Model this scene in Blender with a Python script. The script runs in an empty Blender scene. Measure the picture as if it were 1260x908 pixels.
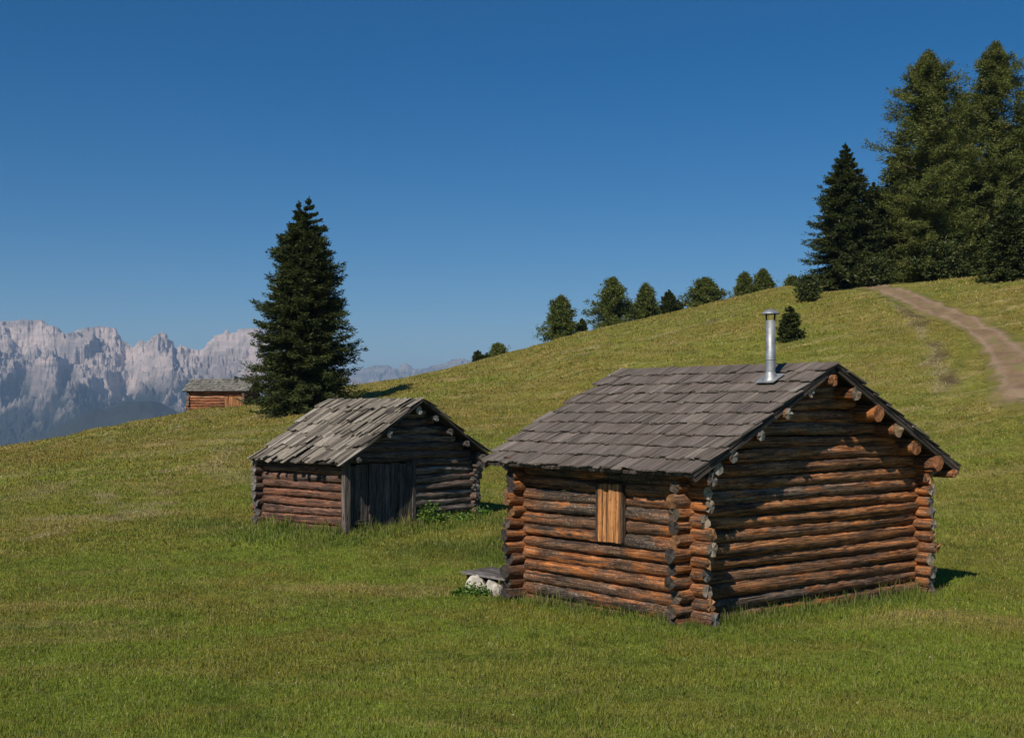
import bpy, math, random
import numpy as np
from mathutils import Vector, Matrix
R_ = math.radians
F = 1515.0; CX = 630.0; HY = 500.0          # focal length in photo pixels, centre column, horizon row
C = bpy.context.scene.collection
sc = bpy.context.scene

# ------------------------------------------------------------------ camera, world, sun, exposure
cam_d = bpy.data.cameras.new('camera'); cam = bpy.data.objects.new('camera', cam_d); C.objects.link(cam)
cam_d.sensor_width = 36; cam_d.lens = 36 * F / 1260
cam_d.shift_y = (HY - 454) / 1260
cam_d.clip_start = 0.1; cam_d.clip_end = 60000
cam.location = (0, 0, 0); cam.rotation_euler = (R_(90), 0, 0)
sc.camera = cam
SUN = Vector((.58, 1.056, -1.13)).normalized()
el = math.asin(-SUN.z); rot = math.atan2(-SUN.x, -SUN.y)
w = bpy.data.worlds.new('World'); sc.world = w; w.use_nodes = True
nt = w.node_tree; bg = nt.nodes['Background']
sky = nt.nodes.new('ShaderNodeTexSky'); sky.sky_type = 'NISHITA'; sky.sun_disc = False
sky.sun_elevation = el; sky.sun_rotation = rot
sky.altitude = 2000; sky.air_density = 1.0; sky.dust_density = 0.3; sky.ozone_density = 4.0
hs = nt.nodes.new('ShaderNodeHueSaturation'); hs.inputs['Saturation'].default_value = 1.42
nt.links.new(sky.outputs[0], hs.inputs['Color']); nt.links.new(hs.outputs[0], bg.inputs[0])
bg.inputs[1].default_value = 0.068
sd = bpy.data.lights.new('sun', 'SUN'); sd.energy = 4.6; sd.angle = R_(0.53); sd.color = (1, .93, .82)
so = bpy.data.objects.new('sun', sd); C.objects.link(so); so.rotation_euler = SUN.to_track_quat('-Z', 'Y').to_euler()
sc.view_settings.view_transform = 'Standard'; sc.view_settings.look = 'None'
sc.view_settings.exposure = 0.0; sc.view_settings.gamma = 1
sc.cycles.max_bounces = 6; sc.cycles.volume_bounces = 0; sc.cycles.transparent_max_bounces = 8

# ------------------------------------------------------------------ noise
_rs = np.random.RandomState(7)
_P = _rs.permutation(512); _G = _rs.rand(512) * 2 * math.pi
_gx = np.cos(_G); _gy = np.sin(_G)
def perlin(x, y):
    x = np.asarray(x, float); y = np.asarray(y, float)
    xi = np.floor(x).astype(int); yi = np.floor(y).astype(int); xf = x - xi; yf = y - yi
    def g(ix, iy, dx, dy):
        h = _P[(_P[ix & 511] + iy) & 511]; return _gx[h] * dx + _gy[h] * dy
    u = xf**3 * (xf * (xf * 6 - 15) + 10); v = yf**3 * (yf * (yf * 6 - 15) + 10)
    a = g(xi, yi, xf, yf); b = g(xi + 1, yi, xf - 1, yf); c = g(xi, yi + 1, xf, yf - 1); d = g(xi + 1, yi + 1, xf - 1, yf - 1)
    return (a + (b - a) * u) * (1 - v) + (c + (d - c) * u) * v * 1.0
def fbm(x, y, o=4, g=.5):
    s = 0; a = 1
    for i in range(o):
        s = s + a * perlin(x * 2**i + 13.7 * i, y * 2**i + 5.1 * i); a *= g
    return s
def smooth(a, b, x): t = np.clip((x - a) / (b - a), 0, 1); return t * t * (3 - 2 * t)

# ------------------------------------------------------------------ terrain heights
def pchip(x, y, q):
    x = np.asarray(x, float); y = np.asarray(y, float); h = np.diff(x); d = np.diff(y) / h
    m = np.zeros(len(x)); m[0] = d[0]; m[-1] = d[-1]
    for i in range(1, len(x) - 1):
        if d[i-1] * d[i] > 0:
            w1 = 2*h[i] + h[i-1]; w2 = h[i] + 2*h[i-1]; m[i] = (w1 + w2) / (w1/d[i-1] + w2/d[i])
    i = np.clip(np.searchsorted(x, q) - 1, 0, len(x) - 2); t = (np.clip(q, x[0], x[-1]) - x[i]) / h[i]
    return ((2*t**3 - 3*t**2 + 1) * y[i] + (t**3 - 2*t**2 + t) * h[i] * m[i] + (-2*t**3 + 3*t**2) * y[i+1] + (t**3 - t**2) * h[i] * m[i+1])
TY = [1, 5, 10, 15, 20, 25, 32, 40, 50, 60, 75, 90, 105, 120, 150, 200, 300, 450]
near = [-1.7, -2.2, -2.85, -3.3, -3.52, -3.63]
TT = {
 -1600: near + [-4.6, -5.5, -6.5, -8, -11, -15, -20, -26, -40, -60, -90, -130],
 -300: near + [-3.8, -3.85, -4.0, -4.3, -5.2, -7, -10, -14, -24, -40, -70, -110],
 30: near + [-3.55, -3.2, -2.75, -2.42, -2.3, -3.0, -5, -8, -16, -32, -60, -100],
 130: near + [-3.48, -3.05, -2.5, -2.08, -1.65, -1.6, -2.2, -4, -11, -26, -55, -95],
 230: near + [-3.42, -2.95, -2.35, -1.8, -1.2, -.7, -.5, -.9, -5, -18, -45, -90],
 300: near + [-3.38, -2.85, -2.15, -1.5, -.8, -.3, 0, -.2, -4, -15, -40, -85],
 400: near + [-3.32, -2.75, -1.9, -1.15, -.2, .7, 1.3, 1.6, 1, -6, -30, -80],
 500: near + [-3.3, -2.75, -1.75, -.7, .7, 1.75, 2.3, 2.6, 2, -3, -20, -70],
 620: near + [-3.35, -2.8, -1.6, -.4, 1.4, 3.0, 4.3, 5.0, 5.8, 5, 0, -40],
 720: near + [-3.4, -2.9, -1.5, .1, 2.6, 4.8, 6.2, 7.1, 8.2, 8, 4, -20],
 850: near + [-3.42, -2.9, -1.4, .5, 3.6, 6.4, 8.2, 9.4, 11, 11, 7, -10],
 1000: near + [-3.42, -2.85, -1.1, 1.2, 4.9, 8.0, 10.2, 11.8, 13.5, 14, 10, 0],
 1130: near + [-3.42, -2.7, -.6, 2.0, 6.2, 9.0, 10.6, 12, 14, 15, 12, 0],
 1230: near + [-3.4, -2.45, 0, 2.9, 7.2, 9.6, 11, 12.5, 15, 17, 14, 5],
 1500: near + [-3.2, -1.8, 1.2, 4.5, 8.5, 11, 12.5, 14, 17, 20, 18, 8],
 2900: near + [-2.6, -1, 2, 6, 10, 13, 15, 17, 20, 24, 22, 10]}
_ly = np.linspace(0, math.log(450), 420); _px = np.linspace(-1600, 2900, 901)
_A = np.array([pchip(np.log(TY), TT[k], _ly) for k in sorted(TT)])
_T = np.array([pchip(sorted(TT), _A[:, j], _px) for j in range(len(_ly))]).T      # [px, y]
for _ in range(2):
    _T[1:-1] = (_T[:-2] + 2 * _T[1:-1] + _T[2:]) / 4
for _ in range(10):
    _T[:, 1:-1] = (_T[:, :-2] + 2 * _T[:, 1:-1] + _T[:, 2:]) / 4
    _T[1:-1] = (_T[:-2] + 2 * _T[1:-1] + _T[2:]) / 4
def hraw(X, Y):
    Y = np.maximum(np.asarray(Y, float), 1.0); px = CX + F * np.asarray(X, float) / Y
    a = np.clip((px + 1600) / 5.0, 0, 899.999); b = np.clip(np.log(Y) / _ly[1], 0, 418.999)
    i = a.astype(int); j = b.astype(int); fa = a - i; fb = b - j
    return (_T[i, j] * (1-fa) + _T[i+1, j] * fa) * (1-fb) + (_T[i, j+1] * (1-fa) + _T[i+1, j+1] * fa) * fb
def hfun(X, Y):
    X = np.asarray(X, float); Y = np.asarray(Y, float)
    z = hraw(X, Y); k = smooth(25, 60, Y); k2 = 1 - smooth(200, 450, Y)
    z = z + (.05 + .12 * k) * fbm(X / 7, Y / 7, 3) * k2 + .06 * fbm(X / 1.3, Y / 1.3, 3)
    # cattle terraces following the contours on the grazed slopes
    q = z * 1.6 + 1.3 * fbm(X / 15 + 3, Y / 15, 2)
    z = z + smooth(34, 45, Y) * k2 * .09 * np.sin(q * 6.283) * (.6 + fbm(X / 9, Y / 9, 2))
    return z
def hz(x, y): return float(hfun(np.array([x]), np.array([y]))[0])
def hit(px, py, y0=9, y1=140):
    Y = np.geomspace(y0, y1, 1500); X = (px - CX) / F * Y
    d = Y * (HY - py) / F - hraw(X, Y)
    k = np.where(d <= 0)[0]
    i = k[0] if len(k) else int(np.argmin(d)); return X[i], Y[i]
def at(px, Y): return (px - CX) / F * Y, Y

# ------------------------------------------------------------------ object helpers
def tag(o, label=None, cat=None, group=None, kind=None):
    if label: o['label'] = label
    if cat: o['category'] = cat
    if group: o['group'] = group
    if kind: o['kind'] = kind
    return o
def empty(name, loc, rz=0, **k):
    o = bpy.data.objects.new(name, None); C.objects.link(o); o.location = loc; o.rotation_euler = (0, 0, rz)
    o.empty_display_size = .3
    return tag(o, **k)
def link(name, me, mats, parent=None):
    o = bpy.data.objects.new(name, me); C.objects.link(o)
    for m in (mats if isinstance(mats, (list, tuple)) else [mats]): me.materials.append(m)
    if parent: o.parent = parent
    return o
def npmesh(name, V, Fc, col=None, uv=None, attrs=None, smoothf=False, mi=None):
    """V (n,3); Fc (m,k) all faces the same size"""
    me = bpy.data.meshes.new(name); V = np.asarray(V, np.float32); Fc = np.asarray(Fc, np.int32)
    m, k = Fc.shape
    me.vertices.add(len(V)); me.vertices.foreach_set('co', V.ravel())
    me.loops.add(m * k); me.loops.foreach_set('vertex_index', Fc.ravel())
    me.polygons.add(m); me.polygons.foreach_set('loop_start', np.arange(0, m * k, k, dtype=np.int32))
    try: me.polygons.foreach_set('loop_total', np.full(m, k, np.int32))
    except Exception: pass
    if smoothf: me.polygons.foreach_set('use_smooth', np.ones(m, bool))
    if col is not None:
        a = me.attributes.new('col', 'FLOAT_COLOR', 'POINT'); a.data.foreach_set('color', np.asarray(col, np.float32).ravel())
    for n, v in (attrs or {}).items():
        a = me.attributes.new(n, 'FLOAT', 'POINT'); a.data.foreach_set('value', np.asarray(v, np.float32))
    me.update(calc_edges=True); me.validate()
    return me

class MB:
    """collects shapes of one part: verts carry a colour, faces carry uvs and a material index"""
    def __init__(s): s.v = []; s.c = []; s.f = []; s.uv = []; s.m = []; s.sm = []
    def add(s, vs, fs, uvs, col, mi=0, sm=False):
        b = len(s.v); s.v += [tuple(p) for p in vs]
        s.c += (list(col) if isinstance(col, list) else [tuple(col)] * len(vs))
        for f, u in zip(fs, uvs): s.f.append(tuple(b + i for i in f)); s.uv.append(u); s.m.append(mi); s.sm.append(sm)
    def box(s, M, sx, sy, sz, col, rng=random, warp=0.0, grain=0, mi=0):
        """box centred on M; the grain runs along axis `grain`"""
        P = [Vector((x * sx / 2, y * sy / 2, z * sz / 2)) for x in (-1, 1) for y in (-1, 1) for z in (-1, 1)]
        o = rng.random() * 50
        fs = [(0, 1, 3, 2), (4, 6, 7, 5), (0, 4, 5, 1), (2, 3, 7, 6), (0, 2, 6, 4), (1, 5, 7, 3)]
        uv = []
        for f in fs:
            q = []
            for i in f:
                p = P[i]; g = p[grain]; r = [p[j] for j in range(3) if j != grain]
                q.append((g + o, r[0] + r[1] + o * .7))
            uv.append(q)
        W = [M @ (p + Vector((rng.uniform(-warp, warp), rng.uniform(-warp, warp), rng.uniform(-warp, warp)))) for p in P]
        s.add(W, fs, uv, (*col, 1), mi)
    def log(s, p0, p1, r, rng, col, endcol, segs=12, step=.13, bend=.026, rough=.2, colfn=None, squash=1.0, chop=0):
        p0 = Vector(p0); p1 = Vector(p1); L = (p1 - p0).length; d = (p1 - p0) / L
        up = Vector((0, 0, 1)) if abs(d.z) < .8 else Vector((1, 0, 0))
        a = d.cross(up).normalized(); b = a.cross(d).normalized()
        n = max(2, int(L / step)); ph = rng.random() * 6.28; o = rng.random() * 80; ecc = rng.uniform(.94, 1.06)
        vs = []; cs = []; taper = rng.uniform(-.06, .06)
        lump = [[rng.uniform(-1, 1) for _ in range(segs)] for _ in range(n + 1)]
        ridge = [rng.uniform(-.5, .5) for _ in range(segs)]
        for i in range(n + 1):
            t = i / n; c = p0.lerp(p1, t) + a * bend * math.sin(t * 4 + ph) + b * bend * .6 * math.sin(t * 5 + ph * 2)
            for j in range(segs):
                th = 2 * math.pi * j / segs
                rr = r * (1 + taper * (t - .5) + rough * (.5 * lump[i][j] + ridge[j]))
                if i in (0, n): rr *= .97
                off = d * rng.uniform(-chop, chop) if i in (0, n) else Vector()
                q = c + a * math.cos(th) * rr * ecc + b * math.sin(th) * rr * squash + off
                vs.append(q)
                cs.append((*(colfn(q, col) if colfn else col), 1))
        fs = []; uv = []
        for i in range(n):
            for j in range(segs):
                k = (j + 1) % segs
                fs.append((i*segs + j, i*segs + k, (i+1)*segs + k, (i+1)*segs + j))
                u0 = o + L * i / n; u1 = o + L * (i+1) / n; v0 = o + 6.283 * r * j / segs; v1 = o + 6.283 * r * (j+1) / segs
                uv.append([(u0, v0), (u0, v1), (u1, v1), (u1, v0)])
        s.add(vs, [f[::-1] for f in fs], [u[::-1] for u in uv], cs, 0, True)
        for e, flip in ((0, False), (n, True)):
            ring = vs[e*segs:(e+1)*segs]; cc = sum(ring, Vector()) / segs + d * rng.uniform(-chop, chop) * .5
            ec = (*endcol(rng), 1)
            fs = []; uv = []
            sh = rng.random() * 40 // 1
            for j in range(segs):
                k = (j + 1) % segs; f = (segs, j, k) if not flip else (segs, k, j); fs.append(f)
                q = []
                for i in f:
                    p = (cc if i == segs else ring[i]) - cc; q.append((p.dot(a) + sh * 4, p.dot(b) + sh * 4))
                uv.append(q)
            s.add(ring + [cc], fs, uv, ec, 1)
    def build(s, name, mats, parent=None):
        me = bpy.data.meshes.new(name); me.from_pydata(s.v, [], s.f)
        l = me.uv_layers.new(name='UVMap'); l.data.foreach_set('uv', np.array([c for q in s.uv for c in q], np.float32).ravel())
        a = me.attributes.new('col', 'FLOAT_COLOR', 'POINT'); a.data.foreach_set('color', np.array(s.c, np.float32).ravel())
        me.polygons.foreach_set('material_index', np.array(s.m, np.int32)); me.polygons.foreach_set('use_smooth', np.array(s.sm, bool))
        me.update()
        return link(name, me, mats, parent)

# ------------------------------------------------------------------ materials
class N:
    def __init__(s, name):
        s.m = bpy.data.materials.new(name); s.m.use_nodes = True; s.t = s.m.node_tree; s.b = s.t.nodes['Principled BSDF']
        s.out = s.t.nodes['Material Output']; s.b.inputs['Specular IOR Level'].default_value = .25
    def n(s, typ, **k):
        x = s.t.nodes.new(typ if typ[:4] == 'Node' else 'ShaderNode' + typ)
        for a, v in k.items():
            if a.startswith('i_'): x.inputs[a[2:].replace('_', ' ')].default_value = v
            else: setattr(x, a, v)
        return x
    def l(s, a, b): s.t.links.new(a, b)
    def set(s, inp, v):
        if hasattr(v, 'links') or isinstance(v, bpy.types.NodeSocket): s.l(v, inp)
        else: inp.default_value = v
    def attr(s, n, out='Color'): return s.n('Attribute', attribute_name=n).outputs[out]
    def noise(s, vec, scale, detail=4, rough=.55, dist=0):
        x = s.n('TexNoise'); x.inputs['Scale'].default_value = scale; x.inputs['Detail'].default_value = detail
        x.inputs['Roughness'].default_value = rough; x.inputs['Distortion'].default_value = dist; s.l(vec, x.inputs['Vector']); return x.outputs['Fac']
    def map(s, vec, sc3):
        x = s.n('Mapping'); x.inputs['Scale'].default_value = sc3; s.l(vec, x.inputs['Vector']); return x.outputs[0]
    def rng(s, v, a, b, c=0, d=1):
        x = s.n('MapRange'); s.l(v, x.inputs[0])
        for i, q in zip((1, 2, 3, 4), (a, b, c, d)): x.inputs[i].default_value = q
        return x.outputs[0]
    def math(s, op, a, b=0.0):
        x = s.n('Math', operation=op); s.set(x.inputs[0], a); s.set(x.inputs[1], b); return x.outputs[0]
    def mix(s, f, a, b, typ='MIX'):
        x = s.n('Mix', data_type='RGBA', blend_type=typ); s.set(x.inputs[0], f)
        for i, v in ((6, a), (7, b)):
            if isinstance(v, tuple): v = (*v, 1) if len(v) == 3 else v
            s.set(x.inputs[i], v)
        return x.outputs[2]
    def grey(s, v):
        x = s.n('CombineColor'); [s.l(v, x.inputs[i]) for i in range(3)]; return x.outputs[0]
    def bump(s, h, strength=.5, dist=.02, normal=None):
        x = s.n('Bump'); x.inputs['Strength'].default_value = strength; x.inputs['Distance'].default_value = dist; s.l(h, x.inputs['Height'])
        if normal: s.l(normal, x.inputs['Normal'])
        return x.outputs[0]
    def end(s, col, rough=.85, normal=None):
        s.set(s.b.inputs['Base Color'], col if not isinstance(col, tuple) else (*col, 1)); s.set(s.b.inputs['Roughness'], rough)
        if normal: s.l(normal, s.b.inputs['Normal'])
        return s.m

def wood(name, streak=(.3, 1.55), patch=(.035, .029, .025), pamt=.72, crack=.85, fleck=.75, hue=.85, orange=(.56, .18, .035), greyc=(.21, .18, .155)):
    s = N(name); uv = s.n('UVMap').outputs[0]; ob = s.n('TexCoord').outputs['Object']
    g = s.noise(s.map(uv, (1.3, 16, 1)), 1, 7, .65, .3)
    g2 = s.noise(s.map(uv, (5, 55, 1)), 1, 3, .6)
    p = s.noise(s.map(uv, (1.6, 7, 1)), 1, 6, .68, .5); bk = s.noise(s.map(uv, (9, 22, 1)), 1, 4, .7)
    k = s.noise(s.map(uv, (.7, 26, 1)), 1, 2, .5, .6)
    fl = s.noise(ob, 26, 5, .7)
    c = s.attr('col'); hv = s.noise(s.map(uv, (.8, 2.2, 1)), 1, 4, .6, .6); hv2 = s.noise(s.map(uv, (1.1, 4, 1)), 1.7, 5, .65, .4)
    c = s.mix(s.rng(hv, .5, .62, 0, hue), c, orange); c = s.mix(s.rng(hv2, .55, .68, 0, .55), c, greyc)
    c = s.mix(s.math('MULTIPLY', s.rng(p, .47, .63), pamt), c, patch)
    c = s.mix(s.math('MULTIPLY', s.math('MULTIPLY', s.rng(fl, .5, .62), s.rng(bk, .44, .56)), fleck), c, (.52, .38, .26))
    c = s.mix(s.math('MULTIPLY', s.rng(bk, .52, .66), .55), c, (.06, .04, .03))
    vo = s.n('TexVoronoi'); vo.inputs['Scale'].default_value = 1; s.l(s.map(uv, (1.1, 3.0, 1)), vo.inputs['Vector'])
    c = s.mix(s.rng(vo.outputs['Distance'], .13, .05, 0, .85), c, (.05, .025, .015))
    lo = s.noise(s.map(uv, (.5, 9, 1)), 1, 3, .6, .3); c = s.mix(s.rng(lo, .52, .6, 0, .72), c, (.04, .031, .026))
    f = s.math('MULTIPLY', s.rng(g, .3, .72, streak[0], streak[1]), s.rng(g2, .3, .7, .75, 1.22))
    crk = s.rng(s.math('ABSOLUTE', s.math('SUBTRACT', k, .5)), 0, .03, 1 - crack, 1)
    f = s.math('MULTIPLY', f, crk)
    c = s.mix(1.0, c, s.grey(f), 'MULTIPLY')
    h = s.math('ADD', s.math('ADD', s.math('MULTIPLY', g, .5), s.math('MULTIPLY', crk, .55)), s.math('MULTIPLY', g2, .2))
    return s.end(c, .88, s.bump(h, .8, .018))
def endgrain(name):
    s = N(name); uv = s.n('UVMap').outputs[0]
    x = s.n('VectorMath', operation='MODULO'); s.l(uv, x.inputs[0]); x.inputs[1].default_value = (4, 4, 4)
    y = s.n('VectorMath', operation='ADD'); s.l(uv, y.inputs[0]); y.inputs[1].default_value = (2, 2, 0)
    s.l(y.outputs[0], x.inputs[0])
    z = s.n('VectorMath', operation='SUBTRACT'); s.l(x.outputs[0], z.inputs[0]); z.inputs[1].default_value = (2, 2, 0)
    ln = s.n('VectorMath', operation='LENGTH'); s.l(z.outputs[0], ln.inputs[0]); r = ln.outputs['Value']
    wob = s.noise(uv, 14, 3)
    ring = s.math('SINE', s.math('MULTIPLY', s.math('ADD', r, s.math('MULTIPLY', wob, .025)), 420))
    # radial cracks from the angle
    sp = s.n('SeparateXYZ'); s.l(z.outputs[0], sp.inputs[0]); an = s.math('ARCTAN2', sp.outputs[0], sp.outputs[1])
    cr = s.math('ABSOLUTE', s.math('SINE', s.math('ADD', s.math('MULTIPLY', an, 1.5), s.math('MULTIPLY', wob, 5))))
    crk = s.rng(cr, .0, .09, .25, 1)
    st = s.noise(uv, 9, 5, .6)
    f = s.math('MULTIPLY', s.math('MULTIPLY', s.rng(ring, -1, 1, .78, 1.12), crk), s.rng(st, .3, .7, .5, 1.35))
    c = s.mix(1.0, s.attr('col'), s.grey(f), 'MULTIPLY')
    return s.end(c, .9, s.bump(s.math('ADD', crk, s.math('MULTIPLY', st, .6)), .7, .015))
def shingle(name, lo=.55, hi=1.35):
    s = N(name); uv = s.n('UVMap').outputs[0]; ob = s.n('TexCoord').outputs['Object']
    g = s.noise(s.map(uv, (1.6, 26, 1)), 1, 6, .72, .3)
    g2 = s.noise(s.map(uv, (4, 120, 1)), 1, 3, .6)
    p = s.noise(ob, 2.2, 5, .65); q = s.noise(ob, 11, 6, .7)
    f = s.math('MULTIPLY', s.rng(g, .32, .68, lo, hi), s.rng(g2, .3, .7, .8, 1.2))
    c = s.mix(1.0, s.attr('col'), s.grey(f), 'MULTIPLY')
    c = s.mix(s.rng(p, .52, .75, 0, .45), c, (.075, .07, .058))
    c = s.mix(s.rng(q, .6, .72, 0, .35), c, (.3, .29, .25))
    return s.end(c, .85, s.bump(s.math('ADD', g, s.math('MULTIPLY', g2, .4)), .8, .012))
M_log = wood('log_wood'); M_end = endgrain('log_end_grain')
M_log2 = wood('old_log_wood', (.3, 1.55), (.03, .026, .024), .75, .8, .5, .5, (.34, .13, .065), (.19, .165, .14))
M_plank = wood('weathered_plank', (.45, 1.35), (.03, .028, .026), .4, .85, .15, .2, (.2, .13, .08), (.2, .19, .175))
M_fresh = wood('fresh_larch_plank', (.7, 1.2), (.25, .11, .035), .35, .6, .0, .3, (.75, .27, .06), (.7, .27, .08))
M_shin = shingle('wood_shingle', .4, 1.6); M_board = shingle('old_roof_board', .3, 1.55)

def simple(name, col, rough, metal=0, nscale=8, amt=.25, bump=.2):
    s = N(name); ob = s.n('TexCoord').outputs['Object']; a = s.noise(ob, nscale, 5, .6)
    c = s.mix(1.0, (*col, 1), s.grey(s.rng(a, .3, .7, 1 - amt, 1 + amt)), 'MULTIPLY'); s.b.inputs['Metallic'].default_value = metal
    return s.end(c, rough, s.bump(a, bump, .01))
M_steel = simple('galvanised_steel', (.36, .37, .375), .55, .6, 6, .35, .25)
M_rock = simple('white_limestone', (.5, .45, .38), .9, 0, 7, .4, 1.0)
M_bark = simple('bark', (.09, .07, .055), .95, 0, 12, .4, .8)
M_iron = simple('dark_iron', (.05, .045, .04), .6, .6)

# grass tones: one group of world-space patches shared by the turf and the blades on it
gt = bpy.data.node_groups.new('meadow_tone', 'ShaderNodeTree')
gt.interface.new_socket('Color', in_out='OUTPUT', socket_type='NodeSocketColor')
class G(N):
    def __init__(s): s.t = gt
s = G(); gpos = s.n('NewGeometry').outputs['Position']; go = s.n('NodeGroupOutput')
flat = s.map(gpos, (1, 1, .3))
n1 = s.noise(flat, .11, 4, .6); n2 = s.noise(flat, .55, 5, .65, .6); n3 = s.noise(flat, 3.2, 4, .65); n4 = s.noise(s.map(gpos, (.5, 1.2, .3)), .23, 4, .6, .8)
n5 = s.noise(flat, 14, 3, .6)
GREEN = (.215, .275, .036); OLIVE = (.28, .235, .052); STRAW = (.42, .315, .125); DARK = (.105, .14, .02); BROWN = (.28, .19, .07)
dep = s.n('SeparateXYZ'); s.l(gpos, dep.inputs[0])
far_ = s.rng(dep.outputs[1], 18, 60, 0, 1)
c = s.mix(s.math('ADD', s.rng(n1, .4, .6, -.25, .35), s.math('ADD', s.math('MULTIPLY', far_, .7), .02)), GREEN, OLIVE)
c = s.mix(s.rng(n2, .5, .68, 0, .65), c, DARK)
c = s.mix(s.rng(n4, .54, .7, 0, .7), c, STRAW)
c = s.mix(s.rng(n3, .55, .72, 0, .4), c, BROWN); n8 = s.noise(flat, .32, 4, .55, 1.0); c = s.mix(s.rng(n8, .5, .62, 0, .45), c, (.25, .2, .045)); n9 = s.noise(s.map(gpos, (1.3, 1, .3)), .8, 4, .6); c = s.mix(s.rng(n9, .56, .66, 0, .45), c, (.09, .15, .02))
c = s.mix(s.rng(n5, .5, .7, 0, .4), c, (.17, .2, .045))
n6 = s.noise(s.map(gpos, (.22, 1.5, .3)), 1.0, 5, .62, .5); n7 = s.noise(s.map(gpos, (.3, 1.3, .3)), 2.3, 4, .65, .3)
c = s.mix(s.math('MULTIPLY', s.rng(n6, .54, .66), s.math('MULTIPLY', far_, .6)), c, (.46, .36, .15))
c = s.mix(s.math('MULTIPLY', s.rng(n7, .55, .68), s.math('MULTIPLY', far_, .55)), c, (.15, .17, .035))
s.l(c, go.inputs[0])
def tone(s):
    g = s.n('Group'); g.node_tree = gt; return g.outputs[0]
s = N('meadow_turf')
c = tone(s); pos = s.n('NewGeometry').outputs['Position']
ob = s.noise(pos, 9, 5, .75); ob2 = s.noise(s.map(pos, (1, .45, 1)), 2.6, 6, .75)
c = s.mix(s.attr('dry', 'Fac'), c, (.38, .31, .15)); c = s.mix(s.attr('lush', 'Fac'), c, (.09, .15, .025))
c = s.mix(s.attr('soil', 'Fac'), c, (.15, .11, .06))
c = s.mix(1.0, c, s.grey(s.math('MULTIPLY', s.rng(ob, .3, .7, .5, 1.4), s.rng(ob2, .3, .7, .65, 1.35))), 'MULTIPLY')
M_turf = s.end(c, .95, s.bump(s.math('ADD', ob, s.math('MULTIPLY', ob2, 2.0)), 1.0, .12)); s.b.inputs['Specular IOR Level'].default_value = .05
def leafmat(name, colsock, trans=.3, rough=.6):
    s, c = colsock
    d = s.n('BsdfDiffuse'); t = s.n('BsdfTranslucent'); g = s.n('BsdfGlossy'); g.inputs['Roughness'].default_value = .45
    s.l(c, d.inputs[0]); s.l(c, t.inputs[0]); g.inputs[0].default_value = (.5, .5, .45, 1)
    a = s.n('MixShader'); a.inputs[0].default_value = trans; s.l(d.outputs[0], a.inputs[1]); s.l(t.outputs[0], a.inputs[2])
    b = s.n('MixShader'); b.inputs[0].default_value = .03; s.l(a.outputs[0], b.inputs[1]); s.l(g.outputs[0], b.inputs[2])
    s.l(b.outputs[0], s.out.inputs[0]); return s.m
s = N('grass_blade'); c = s.mix(1.0, tone(s), s.attr('col'), 'MULTIPLY')
c = s.mix(s.attr('lush', 'Fac'), c, (.095, .17, .03)); c = s.mix(s.attr('dry', 'Fac'), c, (.46, .38, .19))
M_blade = leafmat('grass_blade', (s, c), .35)
def foliage(name, base, var):
    s = N(name); p = s.n('NewGeometry').outputs['Position']; a = s.noise(p, .9, 3, .6)
    c = s.mix(s.rng(a, .35, .65), base, var); c = s.mix(1.0, c, s.attr('col'), 'MULTIPLY')
    return leafmat(name, (s, c), .22)
M_spruce = foliage('spruce_needles', (.05, .068, .024), (.08, .098, .028))
M_larch = foliage('larch_needles', (.1, .13, .032), (.15, .16, .042))
M_larch2 = foliage('young_larch_needles', (.09, .125, .03), (.14, .16, .04))
M_pine = foliage('pine_needles', (.055, .078, .026), (.08, .096, .03))
M_leaf = foliage('broad_leaves', (.08, .17, .025), (.13, .21, .035))
s = N('dirt_path'); pos = s.n('NewGeometry').outputs['Position']
a = s.noise(pos, .8, 5, .65); b = s.noise(pos, 5, 5, .7)
c = s.mix(s.rng(a, .35, .65), (.19, .118, .068), (.29, .19, .115)); c = s.mix(s.rng(b, .5, .66, 0, .7), c, (.17, .135, .07))
rut = s.rng(s.math('ABSOLUTE', s.math('SUBTRACT', s.attr('edge', 'Fac'), .5)), 0, .22, 1, 0); c = s.mix(s.math('MULTIPLY', rut, .4), c, (.36, .27, .19)); mid = s.math('MULTIPLY', s.rng(s.attr('edge', 'Fac'), .3, .1, 0, .8), s.rng(s.noise(pos, 1.7, 5, .7), .48, .6)); c = s.mix(mid, c, (.19, .18, .06))
e = s.math('ADD', s.attr('edge', 'Fac'), s.math('MULTIPLY', s.math('SUBTRACT', s.noise(pos, 1.1, 5, .7), .5), 1.5))
c = s.mix(s.rng(e, .5, .85), c, s.mix(1.0, tone(s), (.6, .6, .6), 'MULTIPLY'))
M_path = s.end(c, .95, s.bump(b, 1.0, .08))

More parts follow.
